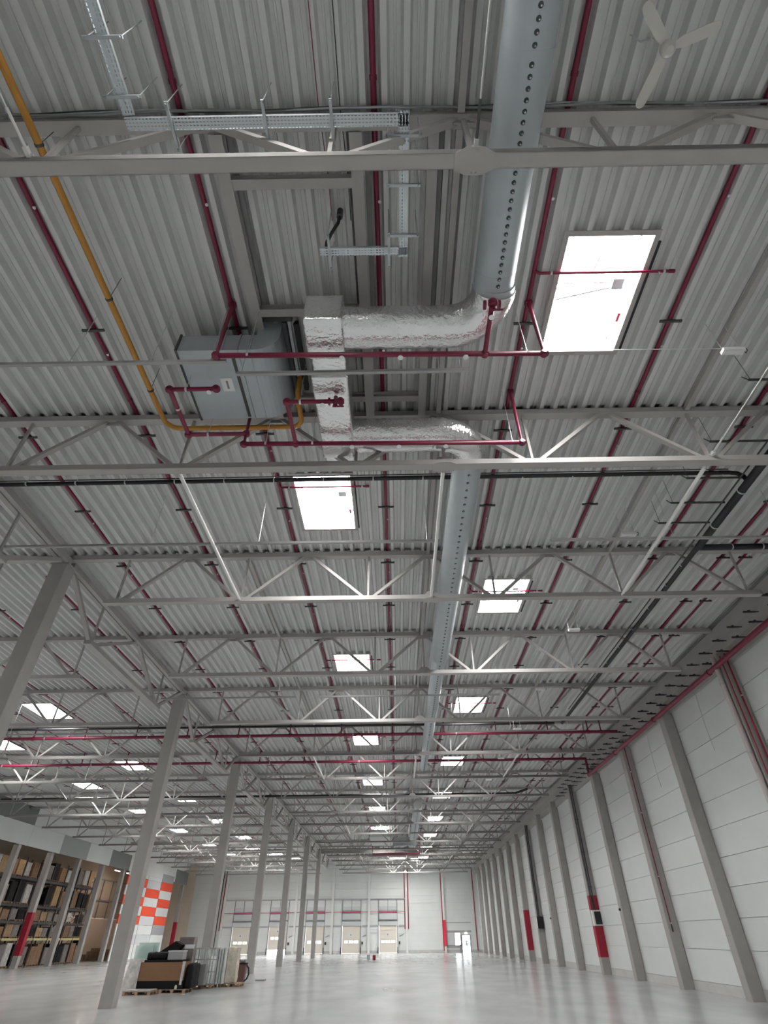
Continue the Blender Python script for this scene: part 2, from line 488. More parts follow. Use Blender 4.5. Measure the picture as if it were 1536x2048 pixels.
for k in range(6, 18):
    bands = [(0.92, 4.1)] if k in (10, 17) else ()
    nm = 'grey column of the left openings with a red painted band' if k == 10 else 'far left wall column with a small red band near the corner' if k == 17 else ('left wall column, %s one %s the red-banded one' % (['first', 'second', 'third', 'fourth', 'fifth', 'sixth', 'seventh'][abs(k - 10) - 1], 'right of' if k > 10 else 'left of'))
    column(XL - 0.3, ty(k) + 0.5, 8.9, 0.5, nm, 'columns of the left wall', bands, plate=False)
for i, x in enumerate([-29.05, -23.0, -17.05, -10.95, -4.9, 1.3, 7.45]):
    t = thing('wall_post', ['slim white wall post left of the first dock door', 'slim white wall post between first and second dock door', 'slim white wall post between second and third dock door', 'slim white wall post left of the fourth dock door',
               'slim white wall post between the last two dock doors', 'white wall post right of the last dock door beside pink pipes', 'white wall post with a bright red lower part by the glazed door'][i], 'post', (x, FARY - 0.2, 0), 'posts on the far wall')
    B(-0.17, 0.17, -0.2, 0.18, 0, 11.3).build('shaft', WHITE, t)
    if i == 6:
        B(-0.2, 0.2, -0.24, 0.1, 0.8, 4.1).build('painted_band', REDB, t)['label'] = 'bright red band'

# ------------------------------------------------------------------ roof trusses
def unit(w, h):                                     # bar mesh along local +x with length 1 is not shared: lengths differ little, so build each once
    return None
tr_mesh = {}
def truss_parts():
    p = []
    p.append(('top_chord', B(-11.85, 11.98, -0.1, 0.1, ZT, ZT + 0.16).mesh('top_chord', STEEL)))
    m = B(-10.2, 10.2, -0.1, -0.012, ZB, ZB + 0.012)
    m.box(-10.2, 10.2, 0.012, 0.1, ZB, ZB + 0.012); m.box(-10.2, 10.2, -0.1, -0.088, ZB, ZB + 0.14); m.box(-10.2, 10.2, 0.088, 0.1, ZB, ZB + 0.14); m.box(-10.2, 10.2, -0.012, 0.012, ZB, ZB + 0.14)
    m.box(-10.2, 10.2, -0.1, 0.1, ZB + 0.004, ZB + 0.13)
    p.append(('bottom_chord', m.mesh('bottom_chord', STEEL)))
    zt, zb = ZT + 0.02, ZB + 0.09
    nb = [-9.85, -5.93, -1.98, 1.98, 5.93, 9.85]; nt_ = [-7.9, -3.95, 0, 3.95, 7.9]
    for i, b in enumerate(nb):
        p.append(('post', MB().bar((b, 0, zb), (b, 0, zt), 0.06, 0.06).mesh('post', STEEL)))
        for t in nt_:
            if abs(t - b) < 2.2:
                q = 0.12 if t > b else -0.12
                p.append(('diagonal', MB().bar((b + q, 0, zb), (t - q, 0, zt), 0.11, 0.09).mesh('diagonal', STEEL)))
    p.append(('post', MB().bar((0, 0, zb), (0, 0, zt), 0.07, 0.07).mesh('post', STEEL)))
    g = MB(); g.prism([(-0.27, -0.1), (-0.12, -0.17), (0.12, -0.17), (0.27, -0.1), (0.27, 0.1), (0.12, 0.17), (-0.12, 0.17), (-0.27, 0.1)], 2, ZB - 0.012, ZB)
    g.prism([(-0.3, ZB + 0.11), (0.3, ZB + 0.11), (0.12, ZB + 0.3), (-0.12, ZB + 0.3)], 1, -0.012, 0.012)
    for s in (-0.16, 0.16):
        for x in (-0.1, 0.1): g.tube([(x * 0.3, s * 0.9, ZB - 0.03), (x * 0.3, s * 0.9, ZB)], 0.012, 6)
    p.append(('gusset_plate', g.mesh('gusset_plate', STEEL)))
    for x in nt_:
        p.append(('gusset_plate', B(x - 0.16, x + 0.16, -0.012, 0.012, ZT - 0.1, ZT).mesh('gusset_plate', STEEL)))
    return p
TP = truss_parts()
def truss(x, k, label, group):
    t = thing('roof_truss', label, 'roof truss', (x, ty(k), 0), group)
    for n, me in TP: place(n, me, t)
ORDN = ['first', 'second', 'third', 'fourth', 'fifth', 'sixth', 'seventh', 'eighth', 'ninth', 'tenth', 'eleventh', 'twelfth', 'thirteenth', 'fourteenth', 'fifteenth', 'sixteenth', 'seventeenth', 'eighteenth']
TL = {0: 'nearest roof truss, its broad bottom chord crossing the upper photo', 1: 'second roof truss from the camera, behind the foil-wrapped ducts', 2: 'third roof truss, where white tubes end at its bottom chord',
      3: 'fourth roof truss, just beyond the second small skylight', 4: 'fifth roof truss, just above the upper red main pipe', 5: 'sixth roof truss, between the two red main pipes'}
for k in range(-1, LAST + 1):
    truss(1.17, k, TL.get(k, f'{ORDN[k]} roof truss of the right bay counted from the nearest' if k > 5 else 'grey roof truss overhead behind the camera'), 'roof trusses of the right bay')
for k in range(1, LAST + 1):
    truss(-22.75, k, f'left bay roof truss in line with the {ORDN[k]} truss from the camera', 'roof trusses of the left bay')
# girder trusses over the column row
def girder(k, label):
    t = thing('girder_truss', label, 'girder truss', (XC + 0.1, ty(k), 0), 'girder trusses over the column row')
    L = 12.0
    for s in (-0.1, 0.1):
        B(s - 0.075, s + 0.075, 0.1, L - 0.1, 11.55, 11.74).build('top_chord', STEEL, t)
    B(-0.13, 0.13, 2.55, 9.45, 10.02, 10.16).build('bottom_chord', STEEL, t)
    for a, b in (((0.35, 11.6), (2.75, 10.1)), ((2.85, 10.1), (5.9, 11.6)), ((6.1, 11.6), (9.15, 10.1)), ((9.25, 10.1), (11.65, 11.6))):
        MB().bar((0, a[0], a[1]), (0, b[0], b[1]), 0.14, 0.12, (1, 0, 0)).build('diagonal', STEEL, t)
    for y in (2.8, 9.2): MB().bar((0, y, 10.1), (0, y, 11.6), 0.07, 0.07, (1, 0, 0)).build('post', STEEL, t)
GL = {0: 'girder truss over the column row, nearest, at the left photo edge', 2: 'girder truss between the cut-off left column and the pallet column', 4: 'girder truss over the column row beyond the pallet column'}
for k in range(0, 16, 2): girder(k, GL.get(k, f'{ORDN[k // 2]} girder truss over the column row, counted from the nearest'))
t = thing('transfer_beam', 'deep grey plate beam starting at the last free column', 'beam', (0, ty(14), 0))
m = B(-10.5, 5.2, -0.2, 0.2, 11.02, 11.05); m.box(-10.5, 5.2, -0.2, 0.2, 11.58, 11.61); m.box(-10.5, 5.2, -0.015, 0.015, 11.05, 11.58)
m.build('web', CONC, t)
# struts at top chord level and bottom chord level
for x, lab in ((-4.8, 'grey roof strut under the deck left of the centre'), (1.13, 'grey roof strut running along the hall beside the big round duct'), (7.08, 'grey roof strut right of the large skylight')):
    t = thing('roof_strut', lab, 'strut', (x, 0, 0), 'roof struts')
    for k in range(-1, 14):
        if x < 0 and k < 2: continue
        B(-0.055, 0.055, ty(k) + 0.11, ty(k + 1) - 0.11, ZT + 0.02, ZT + 0.13).build('strut_segment', STEEL, t)
SLAB = {(-4.8, 1): 'white diagonal-looking tube from second to third truss, left', (1.15, 1): 'white tube beside the big duct, second to third truss', (7.05, 1): 'white tube from second to third truss, right'}
for x in (-4.8, 1.15, 7.05):
    for k in (1, 5, 9, 13):
        t = thing('bracing_tube', SLAB.get((x, k), f'pale bracing tube from {ORDN[k]} to {ORDN[k + 1]} truss, {"left" if x < 0 else "middle" if x < 3 else "right"} one'), 'bracing tube', (x, 0, 0), 'bracing tubes between bottom chords')
        MB().tube([(0, ty(k) + 0.1, ZB + 0.05), (0, ty(k + 1) - 0.1, ZB + 0.05)], 0.045, 10).build('tube', WHITE, t)
        for y in (ty(k) + 0.14, ty(k + 1) - 0.14): B(-0.015, 0.015, y - 0.06, y + 0.06, ZB, ZB + 0.12).build('end_plate', STEEL, t)
for x, k, lab in ((-4.85, -1, 'thin white tie rod ending at the nearest truss, left'), (1.19, -1, 'thin white tie rod ending at the middle plate of the nearest truss'), (7.1, 0, 'thin white tie rod coming down to the second truss at right')):
    t = thing('tie_rod', lab, 'tie rod', (x, 0, 0))
    y1 = ty(k + 1) - 0.1
    MB().tube([(0, ty(k) + 0.1, ZB + 0.14), (0, y1, ZB + 0.14)], 0.011, 8).build('rod', WHITE, t)
    MB().tube([(0, y1 - 0.55, ZB + 0.14), (0, y1 - 0.12, ZB + 0.14)], 0.02, 8).build('turnbuckle', DARK if x > 0 and x < 2 else WHITE, t)
    m = B(-0.03, 0.03, y1 - 0.12, y1 + 0.08, ZB + 0.1, ZB + 0.17); m.tube([(-0.06, y1 - 0.02, ZB + 0.14), (0.06, y1 - 0.02, ZB + 0.14)], 0.02, 8)
    m.build('fork_end', WHITE, t)

# ------------------------------------------------------------------ skylights
def skylight(x0, x1, y0, y1, label, group, detail):
    t = thing('skylight', label, 'skylight', (x0, y0, DZ), group)
    w, d, h = x1 - x0, y1 - y0, 0.42
    m = B(-0.03, 0, -0.03, d + 0.03, 0, h); m.box(w, w + 0.03, -0.03, d + 0.03, 0, h); m.box(0, w, -0.03, 0, 0, h); m.box(0, w, d, d + 0.03, 0, h)
    m.build('curb', WHITE, t)
    f = 0.1
    m = B(-f, 0, -f, d + f, -0.012, 0.0); m.box(w, w + f, -f, d + f, -0.012, 0); m.box(0, w, -f, 0, -0.012, 0); m.box(0, w, d, d + f, -0.012, 0)
    m.build('trim_frame', STEEL, t)
    B(w + f + 0.005, w + f + 0.045, 0.1, d - 0.05, -0.03, 0.0).build('trim_profile', BLACK, t)['label'] = 'black edge profile'
    B(0.0, w, 0.0, d / 2 - 0.02, h - 0.02, h).build('pane', PANE, t)
    B(0.0, w, d / 2 + 0.02, d, h - 0.02, h).build('pane', PANE, t)
    B(0, w, d / 2 - 0.02, d / 2 + 0.02, h - 0.04, h).build('mullion', WHITE, t)
    m = B(0.06, 0.09, 0.06, d - 0.06, h - 0.06, h - 0.03); m.box(w - 0.09, w - 0.06, 0.06, d - 0.06, h - 0.06, h - 0.03); m.box(0.06, w - 0.06, 0.06, 0.09, h - 0.06, h - 0.03); m.box(0.06, w - 0.06, d - 0.09, d - 0.06, h - 0.06, h - 0.03)
    m.build('pane_frame', GALV, t)
    if detail:
        MB().tube([(0.05, d * 0.42, 0.25), (w - 0.3, d * 0.42, 0.25)], 0.015, 8).build('opener_rod', GALV, t)
        MB().tube([(0.1, d * 0.55, 0.2), (w - 0.35, d * 0.46, 0.26)], 0.022, 8).build('opener_arm', GALV, t)
        B(w - 0.4, w - 0.18, d * 0.38, d * 0.47, 0.2, 0.32).build('opener_motor', GALV, t)
        MB().tube([(w - 0.1, d * 0.66, 0.12), (w - 0.1, d * 0.74, 0.12)], 0.04, 8).build('gas_cylinder', RED, t)
        MB().tube([(0.75, d * 0.2, 0.18), (0.68, d * 0.34, 0.18)], 0.012, 6).build('sensor_rod', RED, t)
        MB().tube([(0.4, d * 0.88, 0.3), (w - 0.25, d * 0.88, 0.3), (w - 0.25, d * 0.5, 0.3)], 0.01, 6).build('cable', GALV, t)
    return t
ORD = ['first', 'second', 'third', 'fourth', 'fifth', 'sixth', 'seventh', 'eighth', 'ninth', 'tenth', 'eleventh', 'twelfth', 'thirteenth', 'fourteenth', 'fifteenth', 'sixteenth', 'seventeenth', 'eighteenth', 'nineteenth', 'twentieth']
SL = {0: 'large bright skylight at upper right, nearest the camera', 1: 'square skylight right of the duct between third and fourth truss', 2: 'small skylight right of the duct, beyond the fourth truss'}
for i, c in enumerate(A_ROW):
    skylight(*c, SL.get(i, 'skylight behind the camera, right of the duct' if i == 9 else f'{ORD[i]} skylight of the row right of the duct, counted from the largest'), 'skylights right of the duct', c[2] < 20)
SB = {0: 'skylight overhead beyond the top photo edge', 1: 'bright skylight just below the second truss, left of centre', 2: 'skylight left of centre between fourth and fifth truss', 3: 'skylight left of centre crossed by the upper red main'}
for i, c in enumerate(B_ROW):
    skylight(*c, SB.get(i, f'{ORD[i - 1]} skylight of the row left of the duct, counted from the nearest'), 'skylights left of the duct', c[2] < 20)
for i, c in enumerate(FAR_ROW):
    skylight(*c, ['wide skylight before the far wall, in the middle', 'skylight before the far wall, right of the middle one', 'skylight before the far wall, left of the middle one'][i], 'skylights before the far wall', False)
for i, c in enumerate(L_ROW):
    a, b = (i, 'inner') if i < 7 else (i - 7, 'outer')
    skylight(*c, {2: 'slanted skylight at far left above the two red mains', 3: 'skylight left of the pallet column under the lower red main'}.get(i, f'{ORD[a]} skylight of the {b} row over the left bay, from the near end'), 'skylights of the left bay', False)
for i, c in enumerate(LFAR_ROW):
    skylight(*c, f'{ORD[i]} large skylight of the bright far left cluster, from the near end', 'large skylights far left', False)

# ------------------------------------------------------------------ sprinkler lines lying in the deck valleys
PZ, PR = 11.985, 0.046
hang_m = MB(); hang_m.box(-0.23, 0.23, -0.025, 0.025, -0.09, -0.045); hang_m.tube([(-0.17, 0, -0.06), (-0.17, 0, 0.0)], 0.012, 6); hang_m.tube([(0.17, 0, -0.06), (0.17, 0, 0.0)], 0.012, 6)
hang_me = hang_m.mesh('hanger', DARK)
head_m = MB(); head_m.tube([(0, 0, 0), (0, 0, -0.05)], 0.014, 6); head_m.tube([(0, 0, -0.05), (0, 0, -0.058)], 0.028, 8)
head_me = head_m.mesh('sprinkler_head', BRIGHT)
clamp_me = MB().tube([(0, -0.03, 0), (0, 0.03, 0)], PR + 0.012, 12).mesh('coupling', RED)
def sprinkler_line(x, y0, y1, label, group, near=True, cuts=None):
    t = thing('sprinkler_line', label, 'sprinkler pipe', (x, 0, PZ), group)
    MB().tube([(0, y0, 0), (0, y1, 0)], PR, 12).build('pipe_run', RED, t)
    far = MB(); y = -2.7
    while y < y1 - 1:
        if y > y0:
            if y < 48 and near: place('hanger', hang_me, t, (0, y, 0))
            else: far.box(-0.23, 0.23, y - 0.025, y + 0.025, -0.09, -0.045)
        y += 3.0
    if far.v: stuff(far.build('far_hangers', DARK, t))
    y = 3.9
    while y < 40 and near:
        if y > y0: place('sprinkler_head', head_me, t, (0.05, y, -0.02))
        y += 3.0
    for y in (2.2, 8.2, 14.2, 20.2, 26.2):
        if y > y0 and near: place('coupling', clamp_me, t, (0, y, 0))
    return t
XL_ = {-9.2: 'red sprinkler pipe under the deck, left of the yellow gas pipe', -6.2: 'red sprinkler pipe running beside the yellow gas pipe', -3.2: 'red sprinkler pipe passing the grey return air box', -0.2: 'red sprinkler pipe on the centre line left of the duct',
       2.8: 'red sprinkler pipe between the big duct and the large skylight', 5.83: 'red sprinkler pipe right of the large skylight', 8.85: 'red sprinkler pipe beside the thick black pipe', 11.17: 'left one of the paired red pipes near the right wall', 11.92: 'right one of the paired red pipes near the right wall'}
LINES = {}
for x, lab in XL_.items():
    LINES[x] = sprinkler_line(x, -6, 100, lab, 'sprinkler lines of the right bay')
for i in range(7):
    sprinkler_line(-12.2 - 3 * i, 16, 100, f'{ORD[i]} red sprinkler pipe left of the free column row', 'sprinkler lines of the left bay', near=i < 3)
# short branches below the skylights
def branch(x, y, x2, par, y0=0):
    m = MB(); m.tube([(0.0, y, -0.02), (0.08, y, -0.12), (x2 - x, y, -0.12)], 0.028, 10)
    m.tube([(x2 - x - 0.1, y, -0.12), (x2 - x, y, -0.12)], 0.036, 10)
    b = m.build('branch_pipe', RED, par)
    for q in (0.3, x2 - x - 0.2):
        MB().tube([(q - 0.02, y, -0.12), (q + 0.02, y, -0.12)], 0.034, 10).build('clip', BRIGHT, b)
    MB().tube([(q - 0.1, y, -0.12), (q - 0.1, y, -0.2)], 0.014, 6).build('sprinkler_head', BRIGHT, b)
for k in range(0, 5): branch(2.8, 5.2 + 12.05 * k, 5.45, LINES[2.8])
for k in range(0, 5): branch(-3.2, 11.3 + 12.0 * k, -0.65, LINES[-3.2])

# sprinkler loops round the air ducts (hang at z 10.25)
LZ = 10.25
def loop(name, label, runs, heads, clips, valves=(), r=0.046):
    t = thing(name, label, 'sprinkler pipe', (0, 0, LZ))
    for n_, pts in runs:
        MB().tube(pts, r, 12).build(n_, RED, t)
        for q in (pts[0], pts[-1]) + tuple(pts[1:-1]):
            m = MB(); v = Vector(q); m.tube([v + Vector((-0.07, 0, 0)), v + Vector((0.07, 0, 0))], r * 1.16, 10); m.tube([v + Vector((0, 0, -0.065)), v + Vector((0, 0, 0.065))], r * 1.16, 10); m.tube([v + Vector((0, -0.065, 0)), v + Vector((0, 0.065, 0))], r * 1.16, 10)
            m.build('fitting', RED, t)
    for h in heads:
        m = MB(); m.k = 0; m.tube([Vector(h) + Vector((0, 0, r)), Vector(h) - Vector((0, 0, 0.1))], 0.02, 8); m.k = 1; m.tube([Vector(h) - Vector((0, 0, 0.1)), Vector(h) - Vector((0, 0, 0.115))], 0.05, 12)
        m.build('sprinkler_head', [RED, BRIGHT], t)
    for c in clips:
        m = MB(); v = Vector(c[:3]); d = Vector((0.02, 0, 0)) if c[3] == 'x' else Vector((0, 0.02, 0)); m.tube([v - d, v + d], r * 1.12, 10); m.tube([v + Vector((0, 0, r)), (v.x, v.y, 1.7)], 0.006, 5)
        m.build('hanger_clip', BRIGHT, t)
    for v in valves:
        m = MB(); v = Vector(v); m.tube([v + Vector((0, 0, -0.13)), v + Vector((0, 0, 0.13))], 0.045, 10); m.tube([v + Vector((-0.14, 0, 0)), v + Vector((-0.1, 0, 0))], 0.08, 10); m.tube([v + Vector((0.1, 0, 0)), v + Vector((0.14, 0, 0))], 0.08, 10); m.box(v.x - 0.05, v.x + 0.17, v.y - 0.015, v.y + 0.015, v.z - 0.16, v.z - 0.14)
        m.build('valve', RED, t)
loop('sprinkler_loop', 'upper red sprinkler loop crossing under the first foil duct', [('cross_pipe', [(-3.17, 5.8, 1.7), (-3.17, 5.8, 0), (2.8, 5.86, 0), (2.8, 5.86, 1.7)]), ('stub_pipe', [(1.72, 5.85, 0), (1.72, 4.85, 0)])],
     [(-0.88, 5.82, 0), (0.18, 5.83, 0), (1.36, 5.84, 0), (1.72, 5.05, 0)], [(-2.6, 5.8, 0, 'x'), (2.5, 5.86, 0, 'x')], [(1.72, 4.9, 0.02)])
loop('sprinkler_loop', 'lower red sprinkler loop crossing under the second foil duct', [('cross_pipe', [(-3.17, 8.03, 1.7), (-3.17, 8.03, 0), (2.8, 8.1, 0), (2.8, 8.1, 1.7)]), ('side_pipe', [(-3.17, 8.03, 0.32), (-4.43, 8.03, 0.32), (-4.43, 6.8, 0.32), (-3.5, 6.8, 0.32)]), ('stub_pipe', [(-2.06, 8.04, 0), (-2.06, 6.9, 0), (-1.0, 6.9, 0)])],
     [(-3.62, 6.8, 0.32), (-1.35, 6.9, 0), (-0.85, 8.06, 0), (0.15, 8.07, 0), (1.15, 8.08, 0)], [(-4.1, 6.8, 0.32, 'x'), (-4.43, 7.3, 0.32, 'y'), (-4.0, 8.03, 0.32, 'x'), (-2.7, 8.03, 0, 'x'), (-1.7, 8.04, 0, 'x'), (2.6, 8.1, 0, 'x'), (-1.8, 6.9, 0, 'x')], [(-1.1, 6.9, 0.0)])

# red mains across the hall
def main_pipe(y, z, x0, x1, label, drops):
    t = thing('main_pipe', label, 'main pipe', (0, y, z))
    MB().tube([(x0, 0, 0), (x1, 0, 0)], 0.085, 14).build('pipe_run', REDB if False else RED, t)
    for x in drops:
        MB().tube([(x, 0, 0.05), (x, 0, PZ - z)], 0.035, 8).build('riser', RED, t)
        MB().tube([(x - 0.06, 0, 0.0), (x + 0.06, 0, 0.0)], 0.11, 12).build('coupling', RED, t)
    for i in range(int((x1 - x0) // 6)):
        x = x0 + 1.5 + i * 6
        MB().tube([(x - 0.03, 0, 0), (x + 0.03, 0, 0)], 0.1, 12).build('hanger_ring', GALV, t)
    return t
dr = [-12.2 - 3 * i for i in range(7)] + [-9.2, -6.2, -3.2, -0.2, 2.8, 5.83, 8.85, 11.17, 11.92]
main_pipe(32.45, 11.2, -34, 12.85, 'upper long red main pipe crossing the whole hall', dr)
main_pipe(38.5, 11.2, -34, 12.7, 'lower long red main pipe crossing the whole hall', dr)
t = thing('main_pipe', 'thick red pipe following the top of the right wall', 'main pipe', (12.66, 0, 10.2))
MB().tube([(0, -4, 0), (0, 38.6, 0)], 0.1, 14).build('pipe_run', RED, t)
for k in range(1, 6): MB().tube([(0, ty(k) + 0.35, 0), (0, ty(k) + 0.5, 0)], 0.125, 14).build('coupling', RED, t)
MB().tube([(0, 38.5, 0.0), (0, 38.5, 1.0)], 0.08, 10).build('riser', RED, t)
# thin red feeds down wall columns
t = thing('drop_pipe', 'thin red pipe down the near face of a wall column', 'drop pipe', (13.0, ty(5) - 0.3, 0))
MB().tube([(0, 0, 2.3), (0, 0, 10.7)], 0.026, 8).build('pipe_run', RED, t)
MB().tube([(0, 0, 2.05), (0, 0, 2.3)], 0.035, 8).build('hose_end', DARK, t)
for z in (2.35, 4.2, 7, 9): MB().tube([(0, 0, z), (0, 0, z + 0.05)], 0.034, 8).build('clip', BRIGHT, t)
t = thing('drop_pipe', 'thin red pipe beside the pale rainwater pipe at right edge', 'drop pipe', (13.15, ty(3) - 0.3, 0))
MB().tube([(0, 0, 0.4), (0, 0, 10.7)], 0.03, 8).build('pipe_run', REDP, t)
for z in (3, 6, 9): MB().tube([(0, 0, z), (0, 0, z + 0.05)], 0.038, 8).build('clip', BRIGHT, t)
t = thing('rain_pipe', 'wide pale pinkish rainwater downpipe on a right wall column', 'downpipe', (12.72, ty(3) - 0.12, 0))
MB().tube([(0, 0, 0.05), (0, 0, 10.6)], 0.09, 14).build('pipe_run', mat('pale_pink_grey', (0.52, 0.46, 0.45), 0.4), t)
for z in (2, 4.5, 7, 9.5): MB().tube([(0, 0, z), (0, 0, z + 0.06)], 0.1, 14).build('bracket', GALV, t)
t = thing('thin_riser', 'thin dark red line down beside the pale rainwater pipe', 'drop pipe', (12.78, ty(3) - 0.3, 0))
MB().tube([(0.14, 0, 0.5), (0.14, 0, 10.6)], 0.02, 8).build('pipe_run', REDP, t)

# ------------------------------------------------------------------ yellow gas pipe
t = thing('gas_pipe', 'yellow gas pipe bending under the second truss', 'gas pipe', (0, 0, 11.2))
GX, GY = -5.17, 8.42
pts = [(GX, -6, 0), (GX, GY - 0.3, 0)] + arc(GX + 0.3, GY - 0.3, 0.3, PI, PI / 2, 0, 6)[1:] + [(-2.3, GY, 0)] + arc(-2.3, GY - 0.25, 0.25, PI / 2, 0, 0, 6)[1:] + [(-2.05, 7.75, 0.02), (-2.05, 7.55, 0.12), (-2.05, 7.5, 0.8)]
MB().tube(pts, 0.056, 14).build('pipe_run', YEL, t)
for y in (2.75, 5.2, 7.3):
    m = MB().tube([(GX, y - 0.02, 0), (GX, y + 0.02, 0)], 0.066, 12); m.tube([(GX, y, 0.06), (GX, y, 0.75)], 0.006, 5); m.build('pipe_clamp', DARK, t)

# ------------------------------------------------------------------ black pipe
t = thing('black_pipe', 'thick black drain pipe running along the right side', 'drain pipe', (0, 0, 10.9))
pts = [(9.0, 6.0, 0), (9.0, 13.0, 0), (8.98, 13.5, 0.0)]
MB().tube([(9.02, -4, 0), (9.02, 13.15, 0)], 0.1, 14).build('pipe_run', BLACK, t)
MB().tube([(9.02, 13.1, 0), (9.02, 13.45, 0.03), (9.0, 29.9, 0.05)], 0.075, 12).build('pipe_run', BLACK, t)
MB().tube([(9.0, 13.15, 0), (12.9, 13.15, 0)], 0.085, 12).build('side_branch', BLACK, t)
MB().tube([(-10.9, 10.44, 0.45), (8.75, 10.38, 0.45), (8.95, 10.36, 0.4), (9.02, 10.3, 0.25), (9.02, 10.25, 0)], 0.056, 12).build('cross_branch', BLACK, t)
MB().tube([(-10.9, 10.44, 0.57), (8.8, 10.38, 0.57)], 0.015, 6).build('carrier_rail', DARK, t)
for i in range(15):
    x = -9.6 + i * 1.3
    m = MB().tube([(x - 0.012, 10.41, 0.45), (x + 0.012, 10.41, 0.45)], 0.064, 12); m.tube([(x, 10.41, 0.5), (x, 10.41, 1.0)], 0.008, 5); m.build('clip', BRIGHT, t)
for y in (8.6, 10.6, 12.1): MB().tube([(9.02, y - 0.02, 0), (9.02, y + 0.02, 0)], 0.108, 14).build('clip', BRIGHT, t)
for y in (14.2, 15.4, 17, 18.6, 20.2, 21.8, 23.4): MB().tube([(9.01, y - 0.015, 0.05), (9.01, y + 0.015, 0.05)], 0.082, 12).build('clip', BRIGHT, t)
for x in (10.0, 10.9): MB().tube([(x - 0.015, 13.15, 0), (x + 0.015, 13.15, 0)], 0.092, 12).build('clip', BRIGHT, t)
MB().tube([(8.9, -2, 0.17), (8.9, 28, 0.17)], 0.02, 6).build('carrier_rail', DARK, t)
for y in (7.2, 9.0, 10.3, 11.3, 12.2):
    m = MB().bar((7.55, y, 0.2), (9.0, y, 0.2), 0.04, 0.04); m.tube([(7.55, y, 0.2), (7.45, y, 0.3)], 0.012, 5); m.tube([(7.6, y, 0.2), (7.6, y, 1.05)], 0.006, 5); m.build('support_rail', DARK, t)
t = thing('black_pipe', 'black pipe crossing the hall beyond the fifth truss', 'drain pipe', (0, 31.4, 11.4))
MB().tube([(-32, 0, 0), (9.0, 0, 0)], 0.06, 10).build('pipe_run', BLACK, t)
for i in range(13): MB().tube([(-29 + 3 * i, 0, 0.05), (-29 + 3 * i, 0, 0.5)], 0.008, 5).build('hanger_rod', DARK, t)
t = thing('black_pipe', 'black pipe crossing the hall among the far trusses', 'drain pipe', (0, 48.0, 10.95))
MB().tube([(-32, 0, 0), (9.5, 0, 0), (10.2, -1.5, 0)], 0.08, 10).build('pipe_run', BLACK, t)
for i in range(13): MB().tube([(-29 + 3 * i, 0, 0.05), (-29 + 3 * i, 0, 0.85)], 0.008, 5).build('hanger_rod', DARK, t)

# ------------------------------------------------------------------ perforated fabric-grey ducts, foil elbows
DXc, DZc = 1.82, 10.9
nz = MB()
nz.tube([(0, 0, 0), (0, 0, -0.014)], [0.034, 0.030], 12, caps=False)
nz.k = 0; nz.tube([(0, 0, -0.010), (0, 0, 0.004)], 0.029, 12)
nz.k = 1; nz.tube([(0.006, 0.006, -0.022), (0.006, 0.006, -0.010)], [0.009, 0.014], 8)  # small bright stub paints the highlight on the nozzle dome
nz_me = nz.mesh('nozzle', [HOLE, BRIGHT])
def nozzles(t, ys, r, ang, near=True):
    far = MB()
    for y in ys:
        px, pz = r * math.sin(ang), -r * math.cos(ang)
        if near: place('nozzle', nz_me, t, (px, y, pz + 0.001))
        else: far.tube([(px, y, pz - 0.012), (px, y, pz + 0.02)], 0.032, 8)
    if far.v: stuff(far.build('far_nozzles', HOLE, t))
t = thing('air_duct', 'large grey round air duct with a row of nozzles, nearest', 'air duct', (DXc, 0, DZc))
MB().tube([(0, -5, 0), (0, 1.66, 0)], 0.35, 40).build('duct_section', DUCT, t)
MB().tube([(0, 1.665, 0), (0, 4.95, 0)], 0.35, 40).build('duct_section', DUCT, t)
for y in (1.665, 4.6): MB().tube([(0, y - 0.012, 0), (0, y + 0.012, 0)], 0.354, 40).build('seam_band', DUCT, t)
nozzles(t, [1.60 - 0.1225 * i for i in range(12)], 0.35, 0.05)
nozzles(t, [1.79 + 0.1225 * i for i in range(25)], 0.35, 0.05)
t = thing('air_duct', 'long grey nozzle duct from the second truss into the hall', 'air duct', (DXc, 0, DZc))
MB().tube([(0, 9.15, 0), (0, 20.6, 0), (0, 20.9, 0.0)], [0.36, 0.36, 0.29], 36).build('duct_section', DUCT, t)
MB().tube([(0, 20.9, 0), (0, 31.5, 0), (0, 31.8, 0)], [0.29, 0.29, 0.23], 32).build('duct_section', DUCT, t)
MB().tube([(0, 31.8, 0), (0, 39.2, 0)], 0.23, 28).build('duct_section', DUCT, t)
nozzles(t, [9.45 + 0.275 * i for i in range(26)], 0.36, 0.02)
nozzles(t, [9.45 + 0.275 * i for i in range(26, 41)], 0.36, 0.02, False)
nozzles(t, [21.1 + 0.275 * i for i in range(37)], 0.29, 0.02, False)
nozzles(t, [32.0 + 0.275 * i for i in range(26)], 0.23, 0.02, False)
t = thing('air_duct', 'distant grey round duct with a closed end, far down the hall', 'air duct', (1.8, 0, DZc))
MB().tube([(0, 51.5, 0), (0, 66, 0), (0, 72.5, 0)], [0.38, 0.38, 0.4], 28).build('duct_section', DUCT, t)
nozzles(t, [51.8 + 0.3 * i for i in range(60)], 0.38, 0.02, False)
MB().tube([(0, 51.45, 0), (0, 51.5, 0)], 0.39, 28).build('end_cap', CURT, t)

